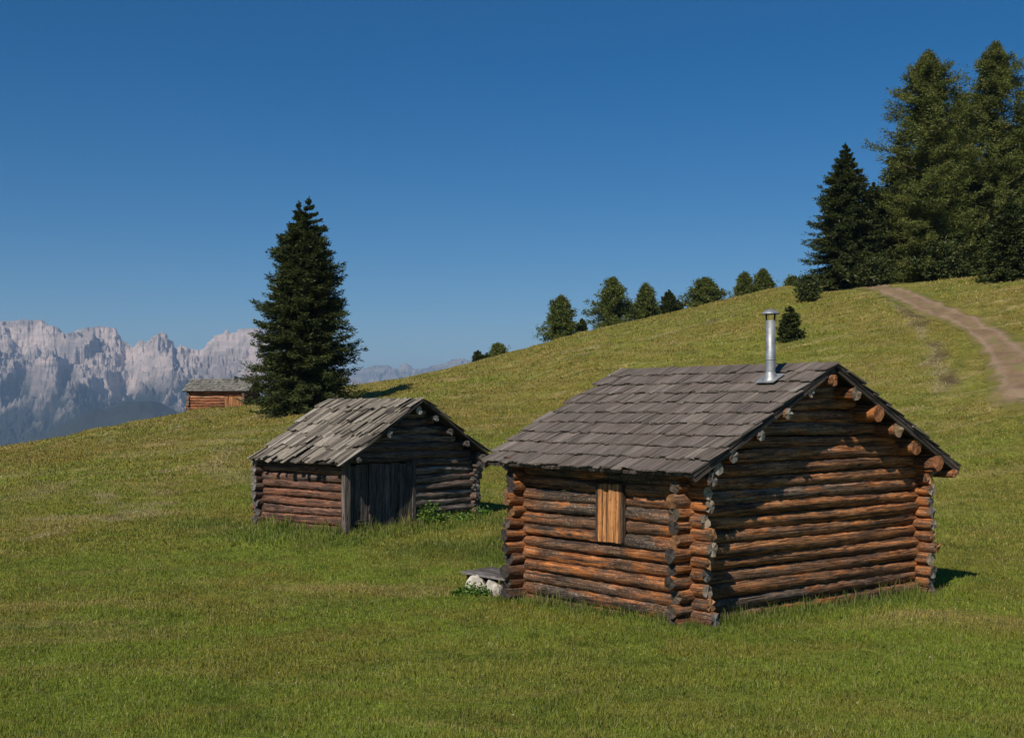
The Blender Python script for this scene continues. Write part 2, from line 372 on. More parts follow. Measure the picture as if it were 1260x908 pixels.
# ------------------------------------------------------------------ ground
cols = np.concatenate([np.linspace(-1600, -80, 80, endpoint=False), np.linspace(-80, 1340, 430), np.linspace(1350, 2900, 70)])
rows = np.concatenate([np.geomspace(1.2, 12, 40, endpoint=False), np.geomspace(12, 150, 420, endpoint=False), np.geomspace(150, 440, 60)])
PX, YY = np.meshgrid(cols, rows); XX = (PX - CX) / F * YY; ZZ = hfun(XX, YY)
def polydist(X, Y, pts):
    d = np.full(X.shape, 1e9)
    for (x0, y0), (x1, y1) in zip(pts[:-1], pts[1:]):
        dx, dy = x1 - x0, y1 - y0; t = np.clip(((X - x0) * dx + (Y - y0) * dy) / (dx*dx + dy*dy + 1e-9), 0, 1)
        d = np.minimum(d, np.hypot(X - x0 - t*dx, Y - y0 - t*dy))
    return d
H = lambda pts: [hit(*p) for p in pts]
SOIL = [([(40, 556), (90, 551), (115, 548)], .35), ([(110, 548), (135, 545), (165, 541)], .25), ([(180, 536), (205, 529), (235, 525)], .35),
        ([(138, 636), (152, 634)], .35), ([(628, 455), (690, 443), (750, 430), (850, 404), (905, 388)], .35),
        ([(1100, 366), (1130, 396), (1155, 432), (1168, 480)], .5), ([(30, 669), (60, 662), (85, 653)], .12)]
DRY = [([(92, 604), (125, 608), (148, 618), (156, 632)], .5), ([(200, 606), (195, 622), (185, 634)], .45), ([(30, 664), (60, 655), (88, 645)], .25),
       ([(150, 638), (215, 633)], .25), ([(1096, 362), (1124, 392), (1150, 430), (1160, 480)], .6), ([(40, 640), (90, 636), (150, 640)], .3),
       ([(120, 566), (200, 560), (280, 548)], .5), ([(60, 590), (160, 580), (240, 575)], .35), ([(640, 448), (760, 424), (880, 395)], .5)]
def masks(X, Y):
    n = fbm(X / 1.7, Y / 1.7, 3); soil = np.zeros(X.shape); dry = np.zeros(X.shape)
    for p, wd in SOIL: soil = np.maximum(soil, smooth(1.25, .3, polydist(X, Y, H(p)) / wd - n * 1.2) * smooth(-.35, .25, fbm(X / 3, Y / 3, 2)))
    for p, wd in DRY: dry = np.maximum(dry, smooth(1.5, .2, polydist(X, Y, H(p)) / wd - n * 1.2) * smooth(-.4, .3, fbm(X / 2.2 + 9, Y / 2.2, 2)))
    l = np.zeros(X.shape)
    for p, wd in (([(-8.2, 34.2), (-4.4, 31.6), (-1.2, 35)], 1.6), ([(-1, 30), (2, 27)], 1.8), ([(.2, 23.4), (3, 19.6), (7.6, 23.6)], .7)):
        l = np.maximum(l, smooth(1.4, .2, polydist(X, Y, p) / wd - n * .8))
    q = hraw(X, Y) * 1.6 + 1.3 * fbm(X / 15 + 3, Y / 15, 2)
    band = smooth(.45, 1.0, np.sin(q * 6.283 + .8)) * smooth(32, 42, Y) * smooth(-.25, .2, fbm(X / 8 + 2, Y / 8, 3)) * (.35 + .5 * smooth(-2, -10, X))
    dry = np.maximum(dry, band * .6)
    return soil * .85, dry * .8, l * .75
so_, dr_, lu_ = masks(XX, YY)
nr, nc = XX.shape
idx = np.arange(nr * nc).reshape(nr, nc)
Q = np.stack([idx[:-1, :-1], idx[:-1, 1:], idx[1:, 1:], idx[1:, :-1]], -1).reshape(-1, 4)
V = np.stack([XX, YY, ZZ], -1).reshape(-1, 3)
# skirt behind the camera
sk = np.stack([np.linspace(-60, 60, nc), np.full(nc, .2), np.full(nc, -1.7)], -1); sk2 = sk + np.array([0, -60, -1.5])
b = len(V); V = np.vstack([V, sk, sk2]); i = np.arange(nc - 1)
Q = np.vstack([Q, np.stack([b + i, b + i + 1, i + 1, i], -1), np.stack([b + nc + i, b + nc + i + 1, b + i + 1, b + i], -1)])
z0 = np.zeros(2 * nc)
me = npmesh('meadow', V, Q, attrs={'soil': np.append(so_.ravel(), z0), 'dry': np.append(dr_.ravel(), z0), 'lush': np.append(lu_.ravel(), z0)}, smoothf=True)
tag(link('meadow', me, M_turf), 'grazed alpine meadow rising to a rounded hill on the right', 'meadow', kind='structure')

# dirt path winding down the hill on the right
PL = [(1036, 350), (1052, 354.5), (1074, 361), (1096, 371), (1132, 389), (1172, 403), (1198, 426), (1212, 452), (1213, 482), (1222, 500), (1262, 507), (1320, 510)]
PR = [(1066, 346.5), (1080, 348), (1100, 352), (1127, 360), (1160, 371), (1190, 384), (1230, 402), (1256, 414), (1285, 428), (1310, 442), (1345, 456), (1400, 470)]
pl = np.array([hit(*p, y0=40) for p in PL]); pr = np.array([hit(*p, y0=40) for p in PR])
tt = np.linspace(0, 11.0, 160); ww = np.linspace(0, 1, 25); ti = np.arange(len(PL))
Lx, Ly, Rx, Ry = (pchip(ti, a, tt) for a in (pl[:, 0], pl[:, 1], pr[:, 0], pr[:, 1]))
jl = fbm(tt * 2.2, tt * 0, 4) * .16; jr = fbm(tt * 2.2 + 50, tt * 0, 4) * .16
W_ = (0 + jl)[:, None] * (1 - ww)[None] + (1 + jr)[:, None] * ww[None]
PXx = Lx[:, None] * (1 - W_) + Rx[:, None] * W_; PYy = Ly[:, None] * (1 - W_) + Ry[:, None] * W_
PZz = hfun(PXx, PYy) + .07 - .05 * (np.abs(ww - .5) * 2)[None] ** 3 
idp = np.arange(PXx.size).reshape(PXx.shape)
Qp = np.stack([idp[:-1, :-1], idp[1:, :-1], idp[1:, 1:], idp[:-1, 1:]], -1).reshape(-1, 4)
edge = np.maximum(np.tile((np.abs(ww - .5) * 2)[None], (160, 1)), smooth(10.2, 11.0, tt)[:, None] * 1.4)
tag(link('path', npmesh('path', np.stack([PXx, PYy, PZz], -1).reshape(-1, 3), Qp, smoothf=True, attrs={'edge': edge.ravel()}), M_path), 'reddish dirt path winding up the hill towards the dark trees', 'path', kind='structure')
PC = np.stack([(Lx + Rx) / 2, (Ly + Ry) / 2], -1)

# valley floor out to the horizon
s = N('valley_forest'); pos = s.n('NewGeometry').outputs['Position']; a = s.noise(pos, .004, 6, .65)
M_valley = s.end(s.mix(s.rng(a, .4, .75), (.02, .025, .022), (.034, .04, .03)), .95)
vx = np.linspace(-24000, 24000, 60); vy = np.concatenate([[380, 440, 600, 900, 1400], np.linspace(2200, 28500, 50)])
VX, VY = np.meshgrid(vx, vy); VZ = -115 - 330 * smooth(440, 2600, VY) + 40 * fbm(VX / 1500, VY / 1500, 3)
idv = np.arange(VX.size).reshape(VX.shape); Qv = np.stack([idv[:-1, :-1], idv[:-1, 1:], idv[1:, 1:], idv[1:, :-1]], -1).reshape(-1, 4)
tag(link('valley', npmesh('valley', np.stack([VX, VY, VZ], -1).reshape(-1, 3), Qv, smoothf=True), M_valley), 'forested valley floor below the mountains', 'valley', kind='structure')

# ------------------------------------------------------------------ mountains
def range_mesh(name, label, sky_pts, Yb, Yc, Ybk, base, px0, px1, ncol, nrow, amp, mat, jag, cliff=True, seed=0, skirtfall=.55):
    px = np.linspace(px0, px1, ncol); t = np.linspace(0, 1.35, nrow)
    sx = [p[0] for p in sky_pts]; sy = [p[1] for p in sky_pts]
    py = np.interp(px, sx, sy)
    PXm, Tm = np.meshgrid(px, t)
    Y = Yb + (Yc - Yb) * Tm + 0 * PXm; X = (PXm - CX) / F * Y * 1.0
    crest = (HY - py)[None] * Yc / F
    xs = X / 1000. + seed; ys = Y / 1000.
    crest = crest + jag * (fbm(PXm / 9 + seed, Tm * 7 + seed, 5, .62)) + jag * 1.6 * fbm(PXm / 4, Tm * 22, 3, .6) * smooth(.5, .8, Tm) * (1 - smooth(.95, 1.0, Tm) * .7)
    if cliff:
        S = np.interp(Tm, [0, .3, .55, .62, .80, .86, .97, 1, 1.35], [0, .2, .42, .47, .74, .77, .97, 1, .75])
    else:
        S = np.interp(Tm, [0, 1, 1.35], [0, 1, .7]); S = S * S * (3 - 2 * S) * .5 + S * .5
    z = base + (crest - base) * S
    # buttresses: saw-tooth ribs with a gentle left flank and a steep right flank
    wx = xs + .35 * fbm(xs * 1.2, ys * 1.2 + 3, 3) + (ys - Yc / 1000) * .35
    def saw(q, sh=.78):
        f = q - np.floor(q); return np.where(f < sh, f / sh, (1 - f) / (1 - sh)) - .5
    if cliff:
        big = saw((X / 1000. + 2.61 + .12 * fbm(xs * 3, ys * 3, 3) + (Y - Yc) / 1000 * .25) / .55 + .62, .62) * 1.5
    else: big = 0
    rel = amp * (big + 1.0 * saw(wx * 1.15 + .3) + .5 * saw(wx * 2.9 + fbm(xs * 2, ys * 2, 2)) + .14 * saw(wx * 5.3 + 1.6 * fbm(xs * 4, ys * 4, 3)) + .7 * fbm(xs * 1.6 + 4, ys * 1.6, 3) + .55 * fbm(xs * 3, ys * 3, 6, .6) + .3 * fbm(xs * 14, ys * 8, 5, .68))
    env = smooth(0, .35, Tm) * (1 - smooth(.84, 1.0, Tm) * .90)
    # horizontal ledges as in bedded dolomite
    z = z + rel * env
    ld = 42.
    z = z + smooth(.5, .7, Tm) * (np.sin(z / ld * 6.283 + 3 * fbm(xs, ys, 2)) * ld * .13) + smooth(.4, .6, Tm) * (1 - smooth(.9, 1, Tm)) * 9 * fbm(xs * 30, z / 26, 3, .6)
    idm = np.arange(PXm.size).reshape(PXm.shape); Qm = np.stack([idm[:-1, :-1], idm[:-1, 1:], idm[1:, 1:], idm[1:, :-1]], -1).reshape(-1, 4)
    me = npmesh(name, np.stack([X, Y, z], -1).reshape(-1, 3), Qm, smoothf=False)
    return tag(link(name, me, mat), label, 'mountain range', kind='structure')
def rockmat(name, pale, mid, dark, tree_shade_line, soft, forest_shade=True):
    s = N(name); pos = s.n('NewGeometry').outputs['Position']; nrm = s.n('NewGeometry').outputs['Normal']
    a = s.noise(s.map(pos, (1, .6, .35)), .006, 8, .65); b = s.noise(s.map(pos, (.25, .25, 1.6)), .012, 5, .6); d = s.noise(pos, .0022, 5, .6, .5)
    c = s.mix(s.rng(a, .35, .65), mid, pale); c = s.mix(s.rng(b, .48, .6, 0, .6), c, (pale[0]*1.2, pale[1]*1.15, pale[2]*1.12))
    z = s.n('SeparateXYZ'); s.l(pos, z.inputs[0]); nz = s.n('SeparateXYZ'); s.l(nrm, nz.inputs[0])
    hh = s.math('ADD', z.outputs[2], s.math('MULTIPLY', s.math('SUBTRACT', d, .5), 900))
    f = s.rng(hh, tree_shade_line + soft, tree_shade_line - soft, 0, 1); dk = s.noise(s.map(pos, (1, .5, .5)), .004, 7, .68, .8); c = s.mix(s.rng(dk, .52, .6, 0, .5), c, (.13, .12, .115))  # low forest and dark rock; their tone is also painted as mountain shade
    if forest_shade: c = s.mix(f, c, dark)
    return s.end(c, .95, s.bump(s.math('ADD', a, b), .9, 25))
M_rockN = rockmat('dolomite_rock', (.5, .41, .365), (.28, .235, .215), (.02, .026, .02), 90, 110)
M_rockF = rockmat('far_rock', (.3, .27, .24), (.12, .12, .1), (.03, .04, .028), 100, 130)
SK = [(-700, 470), (-400, 430), (-200, 415), (-80, 408), (0, 400), (30, 395), (45, 392), (58, 396), (72, 401), (82, 408), (100, 405), (118, 402), (131, 401), (141, 403), (147, 412), (156, 421),
      (164, 427), (172, 420), (181, 423), (190, 420), (198, 417), (212, 420), (215, 431), (222, 426), (235, 429), (247, 430), (256, 417), (264, 411), (280, 406), (290, 408), (300, 406), (312, 404), (325, 410),
      (345, 420), (370, 440), (400, 470), (430, 490), (520, 520)]
range_mesh('mountains', 'pale craggy dolomite mountains across the valley on the left', SK, 5200, 7600, 0, -380, -700, 520, 1500, 460, 170, M_rockN, 12, True, 1.7)
FH = [(-700, 520), (-200, 540), (30, 545), (80, 520), (110, 507), (150, 497), (185, 492), (215, 503), (260, 515), (340, 500), (400, 520), (500, 530)]
range_mesh('forested_hills', 'dark forested foothills in front of the pale mountains', FH, 3300, 4600, 0, -400, -700, 560, 500, 90, 40, M_valley, 3, False, 5.2)
FR = [(330, 470), (400, 462), (430, 460), (447, 454), (460, 450), (470, 449), (480, 451), (490, 456), (498, 453), (508, 456), (520, 453), (540, 447), (556, 443), (575, 443), (600, 450), (700, 470), (900, 480)]
range_mesh('distant_mountains', 'low bluish mountain ridge far away between the spruce and the hill', FR, 10500, 13500, 0, -450, 320, 900, 600, 130, 120, M_rockF, 14, False, 9.4)

# ------------------------------------------------------------------ log huts
def pal(rng, items):
    r = rng.random() * sum(w_ for w_, _ in items)
    for w_, c in items:
        r -= w_
        if r <= 0: k = rng.uniform(.85, 1.18); return tuple(x * k for x in c)
    return items[-1][1]
def T(x, y, z, rx=0, ry=0, rz=0): return Matrix.Translation((x, y, z)) @ Matrix.Rotation(rz, 4, 'Z') @ Matrix.Rotation(ry, 4, 'Y') @ Matrix.Rotation(rx, 4, 'X')

def roof_course(mb, rng, xr, zr, sgn, slope, run, y0, y1, courses, wid, thick, palette, ragged, gap, lap=1.35, lift=.02, jitter=.01, extra=0):
    """shingles from the eave up to the ridge on one side; sgn -1 = left slope"""
    ang = math.atan(slope); SL = run / math.cos(ang); step = SL / courses
    for k in range(courses):
        y = y0 + rng.uniform(-.02, .02)
        while y < y1:
            wd = rng.uniform(*wid); L = step * lap + rng.uniform(-ragged, ragged)
            e = SL - k * step + rng.uniform(-ragged, ragged)
            if k >= courses - 2: L = min(L, e + rng.uniform(0, .05 if sgn < 0 else .01))          # distance of the lower end from the ridge
            m = e - L / 2; tilt = lift / max(L, .1) * 1.6
            col = pal(rng, palette)
            lx = xr + sgn * m * math.cos(ang); lz = zr - m * math.sin(ang)
            M = Matrix.Translation((lx, y + wd / 2, lz)) @ Matrix.Rotation(sgn * (ang - tilt), 4, 'Y') @ Matrix.Translation((0, 0, thick / 2 + .004 + rng.uniform(0, jitter))) @ Matrix.Rotation(rng.uniform(-extra, extra), 4, 'Z')
            mb.box(M, L, wd - gap * rng.random(), thick * rng.uniform(.8, 1.3), col, rng, .004 + jitter * .4, 0)
            y += wd

def hut(name, label, cat, loc, rz, P):
    rng = random.Random(P['seed']); root = empty(name, loc, rz, label=label, cat=cat, group=P.get('group'))
    W, L, sp, r = P['W'], P['L'], P['sp'], P['r']; ex = P['ex']; n = P['n']; ridx, ridz, slope = P['ridx'], P['ridz'], P['slope']
    cf = P.get('colfn'); ml = [P['mat'], M_end]
    def endc(rg): return pal(rg, P['endpal'])
    def endf(rg): return pal(rg, P.get('endf', P['endpal']))
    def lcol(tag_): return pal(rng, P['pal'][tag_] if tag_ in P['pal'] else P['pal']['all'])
    def e_(): return ex + rng.uniform(-.11, .07)
    # front and rear gable walls
    for which, yy in (('front', 0.0), ('rear', L)):
        mb = MB()
        for k in range(n):
            z = r * .8 + sp * k; x0 = -e_()
            if which == 'front' and P.get('open') and z < P['open'][1]: x0 = P['open'][0] + rng.uniform(-.03, .03)
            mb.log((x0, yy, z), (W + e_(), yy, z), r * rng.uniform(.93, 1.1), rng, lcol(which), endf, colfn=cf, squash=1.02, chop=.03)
        k = n
        while True:
            z = r * .8 + sp * k; half = (ridz - P['under'] - z - r * .3) / slope - .06
            if half < .25: break
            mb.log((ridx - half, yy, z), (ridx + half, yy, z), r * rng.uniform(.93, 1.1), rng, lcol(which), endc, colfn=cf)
            k += 1
        mb.build('log_wall', ml, root)
    for xx, key in ((0.0, 'left'), (W, 'right')):
        mb = MB()
        for k in range(n):
            z = r * .8 + sp * (k + .5)
            y0 = -e_(); y1 = L + e_()
            if key == 'left' and P.get('sideopen') and z < P['sideopen'][1]: y0 = P['sideopen'][0]
            if key == 'left' and P.get('open') and z < P['open'][1] + .2: y0 = .02
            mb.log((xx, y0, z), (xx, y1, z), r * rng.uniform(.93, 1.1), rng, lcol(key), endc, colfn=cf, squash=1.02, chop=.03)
        mb.log((xx, -e_() * .9, r * .2), (xx, L + e_() * .9, r * .2), r * .9, rng, lcol(key), endc, colfn=cf)
        mb.build('log_wall', ml, root)
    # roof beams, each one a log whose end shows under the verge
    ang = math.atan(slope)
    for (u, rr, ec) in P['beams']:
        z = ridz - P['under'] - abs(u - ridx) * slope - rr / math.cos(ang) - .01
        mb = MB(); mb.log((u, -P['bf'] + rng.uniform(-.05, .04), z), (u, L + P['bb'] * .8, z), rr, rng, pal(rng, P['pal']['beam']), (lambda rg, ec=ec: pal(rg, ec)), segs=10, rough=.12, chop=.02, squash=rng.uniform(.85, 1.0))
        mb.build('roof_beam', ml, root)
    # sheathing under the shingles
    y0, y1 = -P['of'], L + P['ob']
    mb = MB()
    for sgn, run in ((-1, ridx + P['el']), (1, W - ridx + P['er'])):
        yb = y0
        mid = run / 2; SL = run / math.cos(ang)
        while yb < y1 - .01:
            wd = min(rng.uniform(.22, .32), y1 - yb)
            M = Matrix.Translation((ridx + sgn * mid, yb + wd / 2, ridz - P['under'] * .6 - mid * slope)) @ Matrix.Rotation(sgn * ang, 4, 'Y')
            mb.box(M, SL - .03, wd - .004, P['under'] * .45, pal(rng, P['pal']['sheath']), rng, .002, 0); yb += wd
    mb.build('roof_boards', [M_plank], root)
    for sgn, run in ((-1, ridx + P['el']), (1, W - ridx + P['er'])):
        mb = MB(); roof_course(mb, rng, ridx, ridz - P['under'] * .32, sgn, slope, run + .03, y0 - .02, y1, P['courses'], P['wid'], P['thick'], P['rpal'], P['ragged'], P['gap'], P['lap'], P['lift'], P['jit'], P.get('skew', 0))
        mb.build('roof_slope', [P['rmat']], root)
    # verge boards along both gable edges
    for yy in ((y0 + .03, y1 - .03) if P.get('verge', True) else ()):
        for sgn, run in ((-1, ridx + P['el']), (1, W - ridx + P['er'])):
            mb = MB(); SL = run / math.cos(ang)
            M = Matrix.Translation((ridx + sgn * run / 2, yy, ridz - P['under'] - .035 - run / 2 * slope)) @ Matrix.Rotation(sgn * ang, 4, 'Y')
            mb.box(M, SL - .1, .045, .06, pal(rng, P['pal']['sheath']), rng, .004, 0); mb.build('verge_board', [M_plank], root)
    return root, rng
def planks(mb, rng, plane, a0, a1, z0, z1, d, wid, thick, palette, rag=.03, gap=.006):
    """vertical planks; plane 'x' lies across y (side wall), 'y' lies across x (gable)"""
    a = a0
    while a < a1 - .02:
        wd = min(rng.uniform(*wid), a1 - a); zt = z1 + rng.uniform(-rag, rag); zb = z0 + rng.uniform(-rag, rag) * .5
        c = a + wd / 2; dd = d + rng.uniform(-.006, .006)
        M = T(dd, c, (zt + zb) / 2) if plane == 'x' else T(c, dd, (zt + zb) / 2)
        sx, sy = (thick, wd - gap) if plane == 'x' else (wd - gap, thick)
        mb.box(M, sx, sy, zt - zb, pal(rng, palette), rng, .003, 2); a += wd

GREYEND = [(2, (.26, .235, .2)), (2, (.34, .3, .25)), (1, (.18, .175, .17)), (1, (.48, .4, .3))]
CORNEREND = [(2, (.2, .175, .15)), (2, (.3, .24, .18)), (3, (.38, .2, .09)), (1, (.46, .36, .25))]
WARMEND = [(3, (.42, .17, .07)), (1, (.5, .32, .18)), (1, (.36, .26, .18))]
DARKEND = [(3, (.055, .045, .038)), (2, (.1, .075, .055)), (1, (.22, .11, .05))]
W1, L1 = 6.43, 4.18
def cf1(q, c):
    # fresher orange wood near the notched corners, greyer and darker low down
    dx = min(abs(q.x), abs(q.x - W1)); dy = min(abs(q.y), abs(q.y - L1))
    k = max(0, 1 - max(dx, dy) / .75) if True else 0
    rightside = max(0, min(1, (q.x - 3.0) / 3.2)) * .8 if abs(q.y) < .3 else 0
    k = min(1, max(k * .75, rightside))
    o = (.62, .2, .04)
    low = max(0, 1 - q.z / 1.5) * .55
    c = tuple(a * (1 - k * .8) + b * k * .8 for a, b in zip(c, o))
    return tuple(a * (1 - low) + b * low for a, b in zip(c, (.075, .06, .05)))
zb1 = -3.6
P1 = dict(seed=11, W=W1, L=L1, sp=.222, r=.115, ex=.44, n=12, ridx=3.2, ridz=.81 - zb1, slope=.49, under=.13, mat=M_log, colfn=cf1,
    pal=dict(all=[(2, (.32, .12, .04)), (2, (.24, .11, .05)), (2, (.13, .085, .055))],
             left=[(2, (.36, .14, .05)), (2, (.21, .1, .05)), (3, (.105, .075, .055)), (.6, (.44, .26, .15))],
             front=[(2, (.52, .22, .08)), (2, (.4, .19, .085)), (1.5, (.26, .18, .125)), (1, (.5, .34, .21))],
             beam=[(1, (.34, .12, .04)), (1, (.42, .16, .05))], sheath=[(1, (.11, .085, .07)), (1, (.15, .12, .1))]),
    endpal=CORNEREND, endf=DARKEND,
    beams=[(3.06, .12, WARMEND)] + [(3.2 + .58 + .66 * i, .15 + .008 * i, WARMEND) for i in range(5)] + [(7.0, .1, WARMEND)]
        + [(3.2 - .72 - .68 * i, .095 + .006 * i, GREYEND[:2]) for i in range(4)] + [(.1, .12, GREYEND[:2])],
    bf=.52, bb=.55, of=.53, ob=.68, el=.52, er=.78, courses=10, wid=(.09, .24), thick=.024, lap=1.3, lift=.03, jit=.012, ragged=.035, gap=.014, rmat=M_shin,
    rpal=[(4, (.145, .118, .1)), (3, (.125, .1, .084)), (2, (.165, .137, .116)), (.3, (.22, .187, .162))])
hut1, rg = hut('log_cabin', 'large log cabin with an even shingle roof, metal chimney pipe and orange window shutter', 'cabin', (2.904, 20.0, zb1), math.atan2(.636, .772), P1)
# window shutter on the sunlit side wall
ORANGE = [(2, (.72, .32, .115)), (1, (.76, .37, .15)), (1, (.66, .27, .09))]
mb = MB()
for yy in (1.425, 2.055): mb.box(T(-.125, yy, 1.76), .07, .05, .98, (.07, .045, .03), rg, .006, 2); mb.build('recess_shade_strip', [M_plank], hut1); mb = MB()  # dark strips, coloured as the shaded recess gaps beside the shutter
planks(mb, rg, 'x', 1.455, 2.025, 1.26, 2.26, -.15, (.12, .19), .03, ORANGE, .012, .01); sh = mb.build('window_shutter', [M_fresh], hut1)
mb = MB(); mb.box(T(-.122, 1.74, 1.42), .03, .56, .07, (.08, .06, .045), rg, .004, 1); mb.build('crosspiece', [M_plank], sh); mb = MB(); mb.box(T(-.122, 1.74, 2.12), .03, .56, .07, (.08, .06, .045), rg, .004, 1); mb.build('crosspiece', [M_plank], sh)
# chimney: pipe, joint ring, flashing, cap on two brackets
def lathe(name, prof, mat, parent, cx, cy, segs=24):
    vs = []; fs = []
    for (rr, z) in prof:
        for j in range(segs): a = 6.2832 * j / segs; vs.append((cx + rr * math.cos(a), cy + rr * math.sin(a), z))
    for i in range(len(prof) - 1):
        for j in range(segs): k = (j + 1) % segs; fs.append((i*segs+j, i*segs+k, (i+1)*segs+k, (i+1)*segs+j))
    me = bpy.data.meshes.new(name); me.from_pydata(vs, [], fs)
    me.polygons.foreach_set('use_smooth', np.ones(len(fs), bool)); me.update()
    return link(name, me, mat, parent)
def roofz(x): return P1['ridz'] - abs(x - 3.2) * .49
ccx, ccy = 2.48, .36
ch = lathe('chimney_pipe', [(.083, roofz(ccx) - .15), (.083, roofz(ccx) + .32), (.083, roofz(ccx) + 1.07), (.076, roofz(ccx) + 1.07), (.076, roofz(ccx) + .7)], M_steel, hut1, ccx, ccy)
lathe('pipe_joint', [(.084, roofz(ccx) + .36), (.09, roofz(ccx) + .365), (.09, roofz(ccx) + .385), (.084, roofz(ccx) + .39)], M_steel, ch, ccx, ccy)
zt = roofz(ccx) + 1.07
cp = lathe('chimney_cap', [(.001, zt + .205), (.08, zt + .185), (.165, zt + .125), (.172, zt + .105), (.16, zt + .107), (.05, zt + .17), (.001, zt + .18)], M_steel, ch, ccx, ccy, 9)
for sgn in (-1, 1):
    mb = MB(); mb.box(T(ccx + sgn * .07, ccy - sgn * .035, zt + .045, 0, sgn * .12), .014, .03, .2, (.05, .05, .05), rg); mb.build('cap_bracket', [M_iron], ch)
mb = MB(); mb.box(T(ccx - .03, ccy, roofz(ccx - .03) + .055, 0, -math.atan(.49)), .36, .42, .012, (.5, .5, .5), rg)
lathe('flashing_cone', [(.15, roofz(ccx) - .02), (.12, roofz(ccx) + .08), (.09, roofz(ccx) + .15)], M_steel, ch, ccx, ccy)
mb.build('flashing', [M_steel], ch)

# weathered barn in the middle
W2, L2 = 4.7, 3.5
zb2 = -3.45
P2 = dict(seed=23, W=W2, L=L2, sp=.225, r=.12, ex=.30, n=9, ridx=2.35, ridz=.24 - zb2, slope=.6, under=.12, mat=M_log2, open=(2.37, 1.95),
    pal=dict(all=[(1, (.16, .11, .09)), (1, (.12, .1, .09))], left=[(2, (.3, .125, .07)), (2, (.22, .105, .07)), (1.5, (.3, .19, .13)), (1, (.14, .1, .08))],
             front=[(2, (.25, .21, .175)), (2, (.2, .14, .11)), (1, (.34, .3, .25))],
             beam=[(1, (.13, .1, .08))], sheath=[(1, (.07, .06, .05)), (1, (.1, .085, .07))]),
    endpal=[(2, (.12, .105, .095)), (1, (.2, .175, .155))],
    beams=[(2.2, .12, GREYEND[:2])] + [(2.35 + .62 * (i + 1) - .1, .1, [(1, (.25, .23, .22)), (1, (.2, .18, .17))]) for i in range(4)] + [(2.35 - .75, .07, [(1, (.1, .09, .08))]), (2.35 - 1.22, .11, GREYEND[:2]), (2.35 - 2.3, .09, GREYEND[:2])],
    bf=.44, bb=.3, of=.48, ob=.0, el=.42, er=.38, courses=5, wid=(.06, .2), thick=.024, lap=1.55, lift=.05, jit=.045, ragged=.17, gap=.035, rmat=M_board, skew=.035, verge=False,
    rpal=[(3, (.26, .225, .178)), (2, (.2, .17, .135)), (2, (.33, .29, .235)), (1.3, (.12, .1, .08))])
hut2, rg = hut('hay_barn', 'small weathered log barn with a ragged pale board roof and grey plank door', 'barn', (-4.33, 32.0, zb2), math.atan2(.742, .671), P2)
GP = [(2, (.15, .13, .115)), (1, (.2, .18, .16)), (1, (.11, .095, .08))]
mb = MB(); mb.box(T(-.03, -.05, .98), .16, .16, 1.98, (.2, .165, .14), rg, .01, 2); mb.build('corner_post', [M_plank], hut2)
mb = MB(); planks(mb, rg, 'y', .07, .80, .0, 1.9, -.02, (.14, .24), .04, GP, .03); mb.build('plank_panel', [M_plank], hut2)
mb = MB(); planks(mb, rg, 'y', .84, 2.28, .06, 1.92, -.06, (.13, .22), .04, GP, .02); dr = mb.build('door', [M_plank], hut2)
mb = MB(); mb.box(T(2.33, -.08, .98), .1, .1, 1.95, (.13, .115, .1), rg, .01, 2); mb.build('door_post', [M_plank], hut2)
mb = MB(); mb.box(T(.78, -.085, .98), .07, .06, 1.92, (.14, .12, .105), rg, .008, 2); mb.build('door_post', [M_plank], hut2)
mb = MB(); mb.box(T(.43, -.06, .42), .7, .05, .09, (.1, .085, .07), rg, .01, 0); mb.build('crossbar', [M_plank], hut2)
# lintel over the door
mb = MB(); mb.log((-.25, -.02, 2.06), (2.6, -.02, 2.06), .11, rg, (.1, .085, .075), lambda r_: (.2, .18, .16)); mb.build('lintel', [M_log2, M_end], hut2)

# far hut on the crest, long side towards the camera
x3, y3 = at(300.5, 108); zb3 = -.62
W3, L3 = 3.6, 5.0
P3 = dict(seed=5, W=W3, L=L3, sp=.24, r=.125, ex=.25, n=8, ridx=1.8, ridz=3.12, slope=.5, under=.12, mat=M_log, sideopen=(1.72, 1.45),
    pal=dict(all=[(1, (.2, .12, .08))], left=[(2, (.5, .17, .07)), (1, (.58, .27, .14)), (1, (.42, .13, .05))], beam=[(1, (.12, .08, .06))], sheath=[(1, (.09, .075, .06))]),
    endpal=[(1, (.2, .15, .12))], beams=[(1.8, .11, GREYEND), (.2, .1, GREYEND), (3.4, .1, GREYEND)], bf=.4, bb=.3, of=.55, ob=.4, el=.45, er=.45,
    courses=7, wid=(.12, .3), thick=.03, lap=1.3, lift=.04, jit=.012, ragged=.04, gap=.01, rmat=M_shin, rpal=[(2, (.2, .19, .165)), (1, (.25, .235, .2)), (1, (.15, .14, .12))])
hut3, rg = hut('small_hut', 'tiny orange-brown log hut with a low grey roof on the skyline beside the spruce', 'hut', (x3, y3, zb3), R_(84), P3)
mb = MB(); planks(mb, rg, 'x', -.02, 1.74, .28, 1.5, -.1, (.14, .24), .04, [(2, (.5, .22, .09)), (1, (.58, .3, .14)), (1, (.4, .17, .08))], .02, .012); mb.build('door', [M_fresh], hut3)

